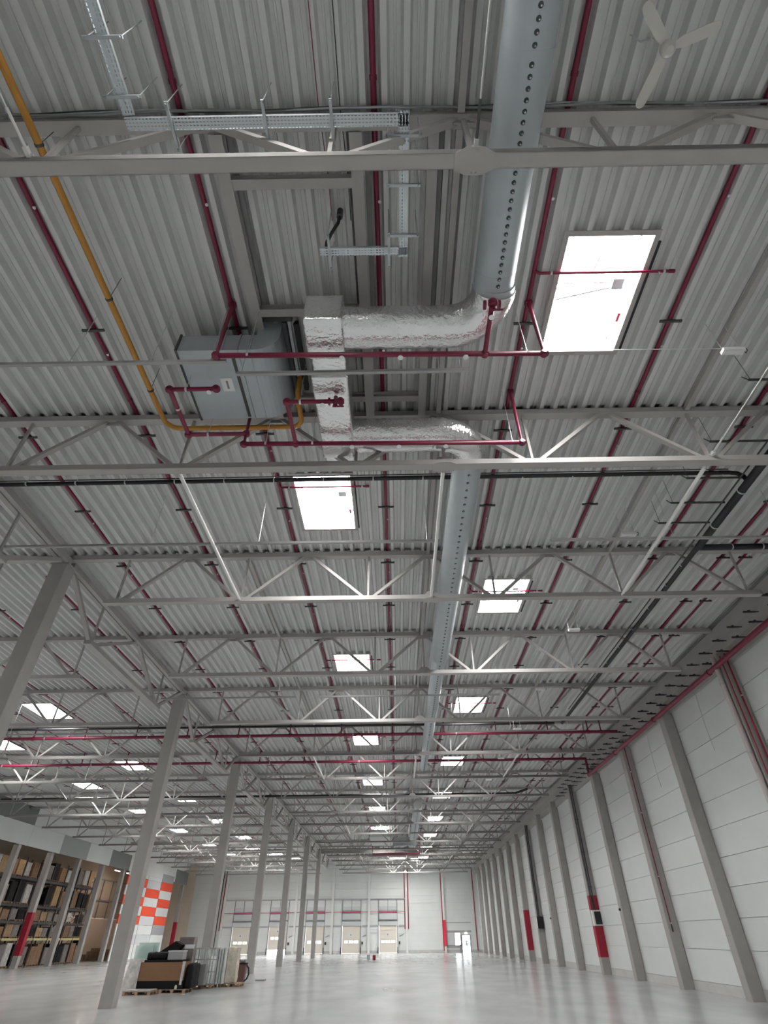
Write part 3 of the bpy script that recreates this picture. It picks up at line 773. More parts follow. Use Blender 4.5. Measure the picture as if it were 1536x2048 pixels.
def wrinkled(pts, r, name, par):
    o = MB().tube(pts, r, 48).build(name, FOIL, par)
    for v in o.data.vertices:
        n = Vector(v.normal); a = math.sin(v.co.x * 23 + v.co.z * 31) * math.sin(v.co.y * 27 + v.co.x * 7) + 0.5 * math.sin(v.co.x * 61 + v.co.y * 47)
        v.co += n * 0.005 * a
    return o
def line(a, b, n): return [tuple(Vector(a).lerp(Vector(b), i / n)) for i in range(n + 1)]
t = thing('foil_duct', 'crinkled foil-wrapped round duct and elbow, upper one', 'foil duct', (0, 0, DZc))
wrinkled(line((-0.88, 5.7, 0), (1.05, 5.7, 0), 22) + arc(1.09, 4.95, 0.75, PI / 2, 0, 0, 14)[1:], 0.385, 'duct_run', t)
MB().tube([(1.84, 4.85, 0), (1.84, 5.0, 0)], 0.362, 40).build('collar', DUCT, t)
for x in (0.0, 0.9): MB().tube([(x, 5.7, 0), (x + 0.05, 5.7, 0)], 0.389, 40).build('tape_band', FOIL, t)
t = thing('foil_duct', 'crinkled foil-wrapped round duct and elbow, lower one', 'foil duct', (0, 0, DZc))
wrinkled(line((-0.88, 8.45, 0), (1.1, 8.45, 0), 22) + arc(1.14, 9.2, 0.72, -PI / 2, 0, 0, 14)[1:], 0.385, 'duct_run', t)
for x in (0.0, 0.9): MB().tube([(x, 8.45, 0), (x + 0.05, 8.45, 0)], 0.389, 40).build('tape_band', FOIL, t)
# foil plenum box
def soft_box(x0, x1, y0, y1, z0, z1, bev, m, name, par, wr=0.006):
    bm = bmesh.new()
    bmesh.ops.create_cube(bm, size=1)
    for v in bm.verts: v.co = Vector(((x0 + x1) / 2 + v.co.x * (x1 - x0), (y0 + y1) / 2 + v.co.y * (y1 - y0), (z0 + z1) / 2 + v.co.z * (z1 - z0)))
    bmesh.ops.bevel(bm, geom=list(bm.edges), offset=bev, segments=3, affect='EDGES', profile=0.6)
    bmesh.ops.subdivide_edges(bm, edges=[e for e in bm.edges if e.calc_length() > 0.25], cuts=7, use_grid_fill=True)
    for v in bm.verts:
        n = v.normal; v.co += n * wr * (math.sin(v.co.x * 19 + v.co.y * 13) * math.sin(v.co.y * 17 + v.co.z * 21) + 0.6 * math.sin(v.co.x * 53 + v.co.y * 41))
    me = bpy.data.meshes.new(name); bm.to_mesh(me); bm.free(); me.materials.append(m)
    for p in me.polygons: p.use_smooth = True
    return place(name, me, par)
t = thing('foil_plenum', 'square foil-wrapped air box joining the two foil ducts', 'air duct', (0, 0, 0))
soft_box(-1.54, -0.84, 5.2, 6.05, 10.42, 11.22, 0.05, FOIL, 'front_box', t)
soft_box(-1.50, -0.86, 5.98, 6.56, 10.56, 11.2, 0.05, FOIL, 'link_piece', t)
soft_box(-1.55, -0.84, 6.46, 8.72, 10.44, 11.2, 0.06, FOIL, 'main_box', t)
soft_box(-1.52, -0.86, 8.62, 9.0, 10.52, 11.2, 0.05, FOIL, 'end_piece', t)
B(-1.5, -0.88, 6.6, 7.9, 11.15, 12.2).build('roof_riser', FOIL, t)

# grey return air box with a rounded elbow going up through the roof
t = thing('return_air_box', 'grey sheet-metal return air box with rounded elbow', 'air duct', (0, 0, 0))
B(-4.22, -3.02, 6.2, 7.96, 11.0, 11.5).build('intake_section', DUCT, t)
m = MB(); prof = [(-3.0, 11.0), (-2.72, 11.0)]
for i in range(9): a = -PI / 2 + i * PI / 16; prof.append((-2.72 + 0.5 * math.cos(a), 11.5 + 0.5 * math.sin(a)))
prof += [(-2.22, 12.2), (-2.70, 12.2), (-2.70, 11.5), (-3.0, 11.5)]
m.prism(prof, 1, 6.2, 7.96).build('elbow', DUCT, t)
m = B(-4.24, -4.2, 6.17, 7.99, 10.98, 11.52); m.build('intake_frame', DARK, t)
B(-4.245, -4.2, 6.26, 7.9, 11.05, 11.46).build('grille', HOLE, t)
for x in (-3.02, -2.78):
    m = B(x - 0.015, x + 0.015, 6.185, 7.975, 10.985, 11.0); m.box(x - 0.015, x + 0.015, 6.185, 6.2, 10.985, 11.515); m.build('flange', GALV, t)
B(-3.16, -3.10, 6.3, 7.9, 10.975, 11.0).build('perforated_strap', DARK, t)
B(-3.52, -3.28, 6.86, 7.2, 10.985, 10.999).build('label_sheet', WHITE, t)['label'] = 'white paper label'
B(-3.42, -3.38, 6.93, 7.13, 10.98, 10.985).build('label_print', TRIMD, t)
for x, y, z in ((-3.3, 6.17, 11.5), (-2.75, 6.17, 11.5)): MB().tube([(x, y, 11.0), (x, y, 12.0)], 0.008, 6).build('hanger_rod', GALV, t)
# roof curb of the unit
t = thing('roof_curb', 'dark framed roof opening beside the return air box', 'roof curb', (0, 0, 0))
B(-2.2, -2.12, 6.1, 8.0, 11.75, 12.15).build('frame', DARK, t)
B(-2.1, -2.04, 6.1, 8.0, 11.8, 12.15).build('frame', GALV, t)
B(-2.0, -1.9, 6.2, 7.9, 11.86, 12.0).build('gap_seal', BLACK, t)
B(-2.75, -2.0, 6.0, 6.1, 11.8, 12.15).build('frame', DARK, t)
# steel frame below the rooftop unit
t = thing('unit_frame', 'grey beam frame under the deck carrying the rooftop unit', 'steel frame', (0, 0, 0))
for x, w in ((-2.68, 0.21), (-0.5, 0.2), (0.72, 0.17)):
    y0, y1 = ty(0) + 0.1, ty(1) - 0.1
    m = B(x - w / 2, x + w / 2, y0, y1, 11.70, 11.712); m.box(x - w / 2, x + w / 2, y0, y1, 11.90, 11.92); m.box(x - 0.006, x + 0.006, y0, y1, 11.71, 11.9)
    m.build('long_beam', STEEL, t)
    B(x + w / 2 + 0.02, x + w / 2 + 0.1, y0, y1, 11.92, 11.929).build('painted_shadow_strip', TRIMD, t)  # dark strip painting the deck shadow beside each beam
for y, xa, xb in ((3.53, -2.58, -0.6), (5.86, -2.58, -0.6), (8.08, -2.58, 0.63)):
    m = B(xa, xb, y - 0.08, y + 0.08, 11.72, 11.732); m.box(xa, xb, y - 0.08, y + 0.08, 11.88, 11.9); m.box(xa, xb, y - 0.006, y + 0.006, 11.73, 11.88)
    m.build('cross_beam', STEEL, t)

# ------------------------------------------------------------------ cable tray with trapeze brackets
TZ = 11.0
t = thing('cable_tray', 'perforated galvanised cable tray hung in a zigzag', 'cable tray', (0, 0, TZ))
def tray(x, y, rot, L, w=0.15):
    o = thing_part = MB().box(0, L, -w / 2, w / 2, 0, 0.004).build('tray_base', TRAY, t, (x, y, 0), rot)
    m = B(0, L, -w / 2 - 0.003, -w / 2, 0, 0.06); m.box(0, L, w / 2, w / 2 + 0.003, 0, 0.06)
    m.build('tray_side', GALV, t, (x, y, 0), rot)
tray(-3.63, -5.0, PI / 2, 7.36)
tray(-3.705, 2.47, 0, 4.02)
tray(0.24, 2.36, PI / 2, 2.06)
tray(0.315, 4.32, PI, 1.48, 0.13)
def trapeze(x, y, along):
    m = MB()
    if along == 'x':
        m.box(x - 0.02, x + 0.02, y - 0.3, y + 0.3, -0.05, -0.01)
        ends = [(x, y - 0.27), (x, y + 0.27)]
    else:
        m.box(x - 0.26, x + 0.26, y - 0.02, y + 0.02, -0.05, -0.01)
        ends = [(x - 0.23, y), (x + 0.23, y)]
    for ex, ey in ends: m.tube([(ex, ey, -0.09), (ex, ey, DZ - TZ)], 0.008, 6); m.tube([(ex, ey, -0.08), (ex, ey, -0.05)], 0.018, 6)
    m.build('trapeze', GALV, t)
for y in (0.2, 1.52, 2.14): trapeze(-3.62, y, 'y')
for x in (-3.05, -1.72, -0.78): trapeze(x, 2.5, 'x')
for y in (2.65, 3.3, 4.05): trapeze(0.24, y, 'y')
for x in (-1.0, 0.0): trapeze(x, 4.3, 'x')
t = thing('flexible_cable', 'thick black cable curving from the deck to the tray end', 'cable', (0, 0, 0))
MB().tube([(-0.85, 4.07, 12.0), (-0.85, 4.07, 11.75)], 0.055, 12).build('gland', DARK, t)
MB().tube([(-0.85, 4.07, 11.8), (-0.87, 4.1, 11.6), (-0.98, 4.2, 11.45), (-1.07, 4.3, 11.3), (-1.08, 4.38, 11.15), (-1.02, 4.36, 11.06), (-0.9, 4.33, 11.04)], 0.03, 10).build('cable', BLACK, t)
# red and dark detector cables under the deck
for x, lab, m_ in ((-1.05, 'thin red detector cable under the deck', RED), (-0.72, 'thin black cable under the deck', BLACK)):
    t = thing('thin_cable', lab, 'cable', (x, 0, DZ - 0.012))
    MB().tube([(0, -4, 0), (0, 2.55, 0), (0.05, 3.4, 0), (0.05, 4.2, 0)], 0.007, 6).build('cable', m_, t)
t = thing('cable_bundle', 'cable bundle laid along the nearest truss top chord', 'cable', (0, ty(0) - 0.16, 11.86))
for j, r in enumerate((0.02, 0.016, 0.013)):
    MB().tube([(-9 + i * 0.9, 0.02 * math.sin(i * 1.7 + j), 0.02 * j + 0.025 * math.sin(i * 0.9 + j * 2)) for i in range(20)], r, 6).build('cable', [TRIMD, GALV, DARK][j], t)

# ------------------------------------------------------------------ ceiling fan
t = thing('ceiling_fan', 'white three-blade ceiling fan hanging at upper right', 'ceiling fan', (3.76, 1.78, 11.2))
m = MB(); m.tube([(0, 0, -0.09), (0, 0, -0.06), (0, 0, 0.0), (0, 0, 0.07), (0, 0, 0.1)], [0.05, 0.085, 0.1, 0.09, 0.05], 24).build('motor_hub', FANM, t)
m = MB(); m.tube([(0, 0, 0.08), (0, 0, 0.72)], 0.014, 10); m.build('down_rod', FANM, t)
MB().tube([(0, 0, 0.62), (0, 0, 0.74)], [0.03, 0.06], 12).build('canopy', FANM, t)
MB().tube([(0, 0, 0.66), (-0.14, 0.05, 0.68), (-0.28, -0.02, 0.7), (-0.3, -0.02, 0.72)], 0.012, 6).build('cable', GALV, t)
for dx, dy, L in ((-0.44, -0.43, 0.64), (0.60, -0.22, 0.66), (-0.16, 0.65, 0.68)):
    a = math.atan2(dy, dx)
    m = MB(); poly = []
    for s, w in ((0.1, 0.045), (0.2, 0.07), (0.45, 0.075), (L - 0.08, 0.07), (L - 0.02, 0.05), (L, 0.02)): poly.append((s, w))
    poly = poly + [(s, -w) for s, w in poly[::-1]]
    o = m.prism(poly, 2, -0.006, 0.006).build('blade', FANM, t, (0, 0, 0.02), a)
    o.rotation_euler = (math.radians(10), 0, a)

# ------------------------------------------------------------------ lighting rails, emergency lights
RAILM = mat('rail_grey', (0.34, 0.34, 0.335), 0.5)
def rail(x0, x1, y, z, label, rods):
    t = thing('lighting_rail', label, 'lighting rail', (0, y, z))
    m = B(x0, x1, -0.03, 0.03, -0.02, 0.02); m.box(x0, x1, -0.03, -0.022, 0.02, 0.045); m.box(x0, x1, 0.022, 0.03, 0.02, 0.045)
    m.build('rail', RAILM, t)
    for x in rods: MB().tube([(x, 0, 0.03), (x - 0.0, 0, DZ - z)], 0.008, 6).build('suspension_rod', BRIGHT, t)
rail(-10.2, -3.0, 5.9, 10.2, 'grey lighting rail hanging left of the return air box', (-5.9, -4.4, -3.3))
rail(-2.88, 1.45, 6.18, 10.2, 'grey lighting rail passing under the first foil duct', (-2.8, 0.9, 1.3))
rail(-10.4, 1.25, 11.66, 10.2, 'long grey lighting rail just below the second truss, left', (-6.5, -3.6, -1.9, 0.9))
rail(4.2, 12.0, 11.7, 10.2, 'grey lighting rail crossing the thick black pipe', (4.3, 7.5, 10.5))
for i in range(2):
    rail(-10.4 + 7 * i, -4.4 + 9 * i, 23.6, 10.3, ['lighting rail below the fourth truss, left piece', 'lighting rail below the fourth truss, middle piece'][i], (-8 + 8 * i, -5.2 + 8 * i))
rail(-30, -12, 28.6, 10.3, 'bright lighting rail over the left bay above the mains', (-28, -24, -20, -16))
rail(2.6, 9.4, 29.0, 10.3, 'lighting rail right of the duct above the upper main', (3, 6, 9))
rail(-30, -14, 39.5, 10.3, 'lighting rail over the left bay below the lower main', (-28, -24, -20, -16))
for i in range(7):
    y = 6.34 + 6.1 * i
    t = thing('emergency_light', ['small white emergency light at the right, near the large skylight', 'small white emergency light before the third truss', 'small white emergency light on the fourth truss line'][i] if i < 3 else f'{ORD[i]} small white emergency light of the row, from the nearest', 'emergency light', (6.72, y, 10.9), 'emergency lights')
    m = B(-0.2, 0.22, -0.065, 0.065, -0.03, 0.05); m.build('housing', EMER, t)
    B(-0.17, 0.19, -0.05, 0.05, -0.045, -0.03).build('diffuser', WHITE, t)
    for s in (-0.18, 0.18): MB().tube([(s, 0, 0.05), (s, 0, DZ - 10.9)], 0.006, 5).build('suspension_rod', BRIGHT, t)
    MB().tube([(0.22, 0, 0.0), (0.27, 0.03, -0.02), (0.3, 0, 0.02), (0.27, -0.03, 0.04), (0.22, 0, 0.02)], 0.008, 6).build('cable_loop', DARK, t)
t = thing('cable_conduit', 'thin pale conduit feeding the nearest emergency light', 'conduit', (0, 6.3, 10.93))
MB().tube([(3.0, -0.02, 0), (6.5, 0, 0)], 0.01, 6).build('conduit', BRIGHT, t)
# brackets along the eaves
brm = MB(); brm.box(-0.22, 0.22, -0.03, 0.03, -0.03, 0.02); brm.box(-0.04, 0.04, -0.03, 0.03, 0.02, 0.06); brm.box(0.2, 0.6, -0.015, 0.015, -0.015, 0.015)
br_me = brm.mesh('wall_bracket', DARK)
BORD = ORD + ['twenty-first', 'twenty-second', 'twenty-third', 'twenty-fourth', 'twenty-fifth', 'twenty-sixth']
for i in range(26):
    o = place('wall_bracket', br_me, None, (12.72, 16.2 + 1.2 * i, 10.97)); tag(o, f'{BORD[i]} dark bracket from the near end, upper row on the right eaves', 'bracket', 'brackets of the upper eaves row')
    o = place('wall_bracket', br_me, None, (12.72, 16.1 + 1.24 * i, 10.55)); tag(o, f'{BORD[i]} dark bracket from the near end, lower row on the right eaves', 'bracket', 'brackets of the lower eaves row')
t = thing('eaves_beam', 'grey edge beam along the top of the right wall', 'beam', (0, 0, 0))
B(13.2, 13.34, -9, 110, 11.3, 11.92).build('upper_beam', STEEL, t); B(13.28, 13.34, -9, 110, 11.2, 11.3).build('groove', TRIMD, t); B(13.05, 13.34, -9, 110, 10.75, 11.2).build('lower_beam', CONC, t); B(13.22, 13.34, -9, 110, 10.3, 10.75).build('wall_strip', STEEL, t)
t = thing('eaves_rail', 'dark strip along the deck edge above the right wall', 'rail', (0, 0, 0))
B(13.12, 13.19, -9, 110, 11.84, 11.925).build('rail', TRIMD, t)

# ------------------------------------------------------------------ things on the right wall columns
t = thing('switch_cabinet', 'white switch cabinet with black front on a red-banded column', 'cabinet', (13.05, ty(7) - 0.25, 2.44))
B(-0.3, 0.3, -0.32, 0, 0, 0.8).build('housing', WHITE, t)
B(-0.2, 0.22, -0.325, -0.31, 0.06, 0.74).build('front_panel', BLACK, t)['label'] = 'black glazed front'
t = thing('switch_cabinet', 'black cabinet further along the right wall', 'cabinet', (13.05, ty(10) - 0.25, 2.48))
B(-0.3, 0.27, -0.3, 0, 0, 0.86).build('housing', BLACK, t)
B(-0.32, -0.3, -0.28, -0.02, 0.02, 0.84).build('side_panel', WHITE, t)
for k, z0, lab in ((7, 3.25, 'pair of black pipes rising from the white switch cabinet'), (10, 3.35, 'pair of black pipes rising from the black cabinet')):
    t = thing('cable_pipes', lab, 'pipes', (12.98, ty(k) - 0.31, 0))
    for s in (-0.07, 0.07): MB().tube([(s, 0, z0), (s, 0, 10.7)], 0.04, 8).build('pipe', DARK, t)
    for z in (4.5, 6.5, 8.5): B(-0.14, 0.14, -0.05, 0.05, z, z + 0.04).build('clip', DARK, t)
for k, z, lab in ((6, 3.1, 'small dark alarm button on the column before the white cabinet'), (9, 3.1, 'small dark alarm button on the column before the black cabinet')):
    t = thing('alarm_button', lab, 'alarm button', (12.83, ty(k), z))
    MB().tube([(0, 0, 0), (-0.1, 0, 0)], [0.07, 0.05], 10).build('button', DARK, t)
for i, (y, z) in enumerate(((23.6, 9.6), (29.6, 9.4))):
    t = thing('loose_cable', ['thin loose cable hanging on the right wall, nearer one', 'thin loose cable hanging on the right wall, farther one'][i], 'cable', (13.3, y, z))
    MB().tube([(0, 0.3 * math.sin(q * 0.3), 1.5 - 0.45 * q) for q in range(8)], 0.012, 6).build('cable', PLGREY, t)

# ------------------------------------------------------------------ far wall: loading docks
REDK = mat('dock_red_hazed', (0.42, 0.06, 0.12), 0.6)  # same red, paled in the colour to carry the far-end haze
def dock(i, x):
    t = thing('dock_door', ['first dock door from the left, behind the wrapped pallets', 'second dock door, lifted open at the bottom', 'third dock door, partly behind two columns', 'fourth dock door from the left', 'last dock door at the right'][i], 'dock door', (x, FARY, 0), 'cream sectional dock doors')
    lift = 0.55 if i == 1 else 0.0
    for r in range(6):
        z0, z1 = lift + 0.02 + r * 0.57, lift + 0.02 + (r + 1) * 0.57 - 0.012
        if r == 2:
            f = MB()
            f.box(0.03, 2.92, 0.02, 0.07, z0, z0 + 0.12); f.box(0.03, 2.92, 0.02, 0.07, z1 - 0.12, z1)
            ws = [(0.4, 0.95), (1.12, 1.82), (1.99, 2.62)]; e = 0.03
            for a, b in ws: f.box(e, a, 0.02, 0.07, z0 + 0.12, z1 - 0.12); e = b
            f.box(e, 2.92, 0.02, 0.07, z0 + 0.12, z1 - 0.12)
            s = f.build('door_section', DOORC, t)
            for a, b in ws: B(a, b, 0.04, 0.05, z0 + 0.12, z1 - 0.12).build('pane', GLASS, s)
        else: B(0.03, 2.92, 0.02, 0.07, z0, z1).build('door_section', DOORC, t)
    B(0.03, 2.92, 0.07, 0.085, lift + 0.02, lift + 1.18).build('backing_skin', DOORC, t); B(0.03, 2.92, 0.07, 0.085, lift + 1.7, 3.6).build('backing_skin', DOORC, t)
    s = B(1.2, 1.65, 0.0, 0.018, 2.1 + lift, 2.55 + lift).build('sign', WHITE, t); s['label'] = 'white number sign'
    B(1.32, 1.53, -0.004, 0.0, 2.22 + lift, 2.42 + lift).build('sign_mark', PGREY, t)
    for xx in (-0.08, 2.98): B(xx - 0.05, xx + 0.05, -0.12, 0.0, 0, 6.95).build('guide_rail', TRIMD, t)
    for xx in (-0.13, 3.02): B(xx - 0.05, xx + 0.06, -0.18, -0.1, 0, 0.75).build('bumper', BLACK, t)
    B(-0.05, 3.0, -0.15, 0.0, 3.5, 4.05).build('lintel_panel', PLGREY, t)
    B(-0.05, 3.0, -0.3, 0.0, 4.15, 4.28).build('spring_shaft', TRIMD, t)
    B(0, 2.95, -0.2, -0.02, 4.3, 5.1).build('coiled_cover', PLGREY, t)
    B(-0.02, 2.97, -0.34, -0.2, 5.18, 5.36).build('red_bar', REDK, t)['label'] = 'red cross bar'
    B(1.44, 1.5, -0.1, 0, 5.45, 6.95).build('mullion', TRIMD, t)
    B(0.02, 2.9, -0.08, 0, 5.5, 6.0).build('upper_panel', PLGREY, t)
    B(3.2, 3.45, -0.2, 0, 1.1, 1.45).build('control_box', DARK, t)
    MB().tube([(3.3, -0.1, 2.1), (3.9, -0.1, 2.3)], 0.05, 6).build('dock_lamp_arm', PGREY, t)
for i, x in enumerate(DOCKS): dock(i, x)
t = thing('dock_rail', 'long dark rail above the dock doors', 'rail', (0, FARY, 0))
B(-29, 1.1, -0.2, -0.02, 6.93, 7.08).build('rail', PGREY, t)
t = thing('dock_pipe', 'thin red pipe running above all dock doors', 'pipe', (0, FARY - 0.3, 5.28))
MB().tube([(-28.9, 0, 0), (1.1, 0, 0)], 0.035, 8).build('pipe_run', REDK, t)
for i, (a, b) in enumerate([(-28.9, -27.4), (-24, -21.4), (-18, -15.4), (-12, -9.5), (-6, -3.5), (0, 1.2)]):
    tag(B(a, b, FARY - 0.12, FARY - 0.01, 3.38, 3.55).build('buffer_rail', PGREY), ['short grey buffer rail left of the first dock door', 'short grey buffer rail between first and second dock door', 'short grey buffer rail between second and third dock door', 'short grey buffer rail between third and fourth dock door', 'short grey buffer rail between fourth and last dock door', 'short grey buffer rail right of the last dock door'][i], 'rail', 'buffer rails between dock doors')
for x, lab, m_ in ((1.02, 'left pink-red riser pipe right of the last dock door', REDP), (1.6, 'right pink-red riser pipe right of the last dock door', REDP), (-29.4, 'pink-red riser pipe left of the first dock door', REDP), (-29.85, 'black riser pipe left of the first dock door', BLACK), (7.2, 'thin red riser beside the red wall post', REDP), (12.6, 'dark red riser in the far right corner', REDP)):
    t = thing('riser_pipe', lab, 'pipe', (x, FARY - 0.08, 0))
    MB().tube([(0, 0, 3.0 if m_ is REDP and x < 7 else 0.2), (0, 0, 11.3)], 0.07, 8).build('pipe_run', m_, t)
# glazed door and window at the right end
door = empty_struct('door_1')
m = B(10.02, 10.12, FARY - 0.08, FARY + 0.1, 0, 2.2); m.box(11.45, 11.57, FARY - 0.08, FARY + 0.1, 0, 2.2); m.box(10.02, 11.57, FARY - 0.08, FARY + 0.1, 2.1, 2.2)
m.build('door_frame', TRIMD, door)
B(10.12, 10.2, FARY, FARY + 0.06, 0.02, 2.1).build('leaf_frame', TRIMD, door); B(10.2, 11.45, FARY + 0.02, FARY + 0.03, 0.02, 2.1).build('pane', GLASS, door)
B(10.2, 11.45, FARY - 0.03, FARY, 1.0, 1.07).build('push_bar', DARK, door)
win = empty_struct('window_1')
m = B(8.98, 9.05, FARY - 0.06, FARY + 0.1, 0.8, 2.54); m.box(9.93, 10.0, FARY - 0.06, FARY + 0.1, 0.8, 2.54); m.box(8.98, 10, FARY - 0.06, FARY + 0.1, 0.8, 0.88); m.box(8.98, 10, FARY - 0.06, FARY + 0.1, 2.46, 2.54)
m.build('window_frame', TRIMD, win); B(9.05, 9.93, FARY + 0.02, FARY + 0.03, 0.88, 2.46).build('pane', GLASS, win)
struct(B(7.75, 11.75, FARY - 0.04, FARY - 0.005, 2.5, 2.75).build('trim_1', PGREY)); struct(B(7.75, 10.0, FARY - 0.04, FARY - 0.005, 0.55, 0.82).build('trim_2', PGREY))
struct(B(7.75, 11.8, FARY - 0.06, FARY - 0.005, 3.72, 3.8).build('trim_3', PGREY))
t = thing('notice_board', 'pale notice board left of the bright far window', 'board', (0, FARY - 0.05, 0)); B(7.85, 8.95, -0.03, 0.03, 0.9, 2.45).build('board', PLGREY, t); B(7.82, 8.98, -0.02, 0.04, 0.86, 2.49).build('frame', PGREY, t)
t = thing('exit_light', 'small bright lamp above the glazed far door', 'lamp', (10.85, FARY - 0.1, 2.32)); B(-0.2, 0.2, -0.06, 0.06, 0, 0.14).build('diffuser', glow('exit_glow', (1, 1, 1), 6), t); B(-0.22, 0.22, 0.04, 0.09, -0.02, 0.16).build('housing', EMER, t)
t = thing('litter_bin', 'dark grey bin beside the glazed far door', 'bin', (9.9, FARY - 0.6, 0)); MB().prism([(-0.2, -0.2), (0.2, -0.2), (0.2, 0.2), (-0.2, 0.2)], 2, 0, 0.85).build('body', TRIMD, t); B(-0.22, 0.22, -0.22, 0.22, 0.85, 0.95).build('lid', DARK, t)
# two small cans on the floor
for x, y, m_, lab in ((-3.48, 78.6, PLGREY, 'small grey can on the far floor'), (-2.8, 77.7, REDP, 'small dark red can on the far floor')):
    t = thing('paint_can', lab, 'can', (x, y, 0)); MB().tube([(0, 0, 0), (0, 0, 0.4)], 0.17, 14).build('body', m_, t); MB().tube([(0, 0, 0.4), (0, 0, 0.43)], 0.18, 14).build('lid', DARK, t)

# distant second air unit
t = thing('return_air_box', 'distant dark return air box under the far roof', 'air duct', (0, 0, 0))
B(-3.2, -0.7, 70.5, 78.2, 10.9, 11.6).build('box', CURT, t); B(-0.6, 2.3, 77.4, 78.4, 10.8, 11.7).build('cross_duct', DUCT, t); B(-3.25, -3.2, 70.6, 78.1, 10.95, 11.55).build('grille', HOLE, t)
t = thing('sprinkler_loop', 'distant red sprinkler loop below the far air box', 'sprinkler pipe', (0, 0, 10.3))
MB().tube([(-3.2, 80.5, 1.6), (-3.2, 80.5, 0), (2.8, 80.5, 0), (2.8, 80.5, 1.6)], 0.06, 8).build('cross_pipe', RED, t); MB().tube([(-4, 82.4, 0), (2.8, 82.4, 0), (2.8, 76, 0)], 0.06, 8).build('cross_pipe', RED, t)

# ------------------------------------------------------------------ pallet loads by the second free column
def pallet_mesh(w, d):
    m = MB()
    for i in range(3): y = i * (d - 0.1) / 2; m.box(0, w, y, y + 0.1, 0, 0.022)
    for i in range(3):
        for j in range(3): x = i * (w - 0.12) / 2; y = j * (d - 0.1) / 2; m.box(x, x + 0.12, y, y + 0.1, 0.022, 0.1)
    for i in range(3): x = i * (w - 0.1) / 2; m.box(x, x + 0.12, 0, d, 0.1, 0.122)
    for i in range(7): y = i * (d - 0.1) / 6; m.box(0, w, y, y + 0.1, 0.122, 0.144)
    return m
def pallet(x, y, w, d, label, rot=0.0):
    t = thing('wooden_pallet', label, 'pallet', (x, y, 0), 'wooden pallets on the floor', rot)
    m = MB()
    for i in range(3):
        yy = i * (d - 0.1) / 2; B(0, w, yy, yy + 0.1, 0, 0.022).build('bottom_board', WOOD, t)
        for j in range(3): xx = j * (w - 0.12) / 2; B(xx, xx + 0.12, yy, yy + 0.1, 0.022, 0.1).build('block', WOOD, t)
    for i in range(3): xx = i * (w - 0.12) / 2; B(xx, xx + 0.12, 0, d, 0.1, 0.122).build('stringer', WOOD, t)
    for i in range(5): yy = i * (d - 0.14) / 4; B(0, w, yy, yy + 0.14, 0.122, 0.144).build('deck_board', WOOD, t)
    return t
pallet(-12.5, 32.2, 1.25, 0.9, 'front left wooden pallet under the white sheet')
pallet(-12.35, 33.2, 1.1, 1.2, 'wooden pallet under the left half of the cardboard crate')
pallet(-11.2, 33.2, 1.2, 1.2, 'wooden pallet under the right half of the cardboard crate')
pallet(-10.75, 36.0, 1.2, 1.2, 'wooden pallet under the white glazed frames')
pallet(-9.45, 37.0, 1.1, 1.2, 'wooden pallet under the grey sheets and bubble wrap')
t = thing('white_sheet', 'pale white board lying on the front left pallet', 'board', (0, 0, 0)); B(-12.5, -11.25, 32.2, 33.05, 0.15, 0.19).build('board', WRAPW, t)
t = thing('white_board', 'tall white board leaning left of the cardboard crate', 'board', (0, 0, 0))
m = MB(); m.hexa([(-13.2, 33.6, 0.02), (-12.42, 33.6, 0.02), (-12.42, 33.65, 0.02), (-13.2, 33.65, 0.02), (-13.1, 33.9, 1.25), (-12.42, 33.9, 1.25), (-12.42, 33.95, 1.25), (-13.1, 33.95, 1.25)]); m.build('board', WRAPW, t)
t = thing('glass_sheets', 'stack of greenish glass sheets standing behind the white board', 'glass', (0, 0, 0))
for i in range(4): B(-13.4 + 0.1 * i, -12.5 + 0.06 * i, 35.0 + 0.09 * i, 35.015 + 0.09 * i, 0.1, 1.75 + 0.1 * (i % 2)).build('sheet', GREENG, t)
B(-13.4, -12.1, 34.9, 35.5, 0, 0.1).build('foot_rail', BLACK, t)
t = thing('cardboard_crate', 'black crate with a brown cardboard front on pallets', 'crate', (0, 0, 0))
B(-12.4, -10.2, 33.25, 34.4, 0.146, 0.45).build('base', WRAPD, t); B(-12.35, -10.25, 33.3, 34.35, 0.45, 1.12).build('body', CARDB, t)
B(-12.37, -10.32, 33.26, 33.3, 0.45, 1.1).build('front_sheet', CARDB, t)
for x in (-12.42, -10.32): B(x, x + 0.1, 33.22, 33.34, 0.3 if x > -11 else 0.146, 1.14).build('corner_post', WRAPW, t)
B(-12.2, -10.4, 33.3, 34.4, 1.12, 1.2).build('lid', WRAPD, t)
MB().tube([(-10.45, 33.22, 0.15), (-10.45, 33.22, 0.24), (-10.45, 33.22, 0.3)], [0.06, 0.06, 0.03], 10).build('corner_cap', WRAPW, t)
t = thing('black_roll', 'black wrapped roll lying on the crate', 'roll', (0, 0, 0)); soft_box(-12.2, -11.3, 33.5, 34.2, 1.2, 1.48, 0.1, WRAPD, 'roll', t, 0.015)
t = thing('black_bag', 'crumpled black bag heaped behind the black roll', 'bag', (0, 0, 0))
m = MB(); m.prism([(-11.95, 1.46), (-11.05, 1.46), (-10.85, 1.75), (-11.2, 1.9), (-11.5, 1.72)], 1, 34.3, 34.8); m.build('bag', WRAPD, t); B(-11.9, -10.9, 34.3, 34.85, 0.1, 1.46).build('lower_bag', WRAPD, t)
t = thing('grey_box', 'small grey box on the crate', 'box', (0, 0, 0)); B(-11.22, -10.5, 33.6, 34.2, 1.2, 1.52).build('body', PGREY, t); B(-11.24, -10.48, 33.58, 34.22, 1.5, 1.54).build('rim', PLGREY, t)
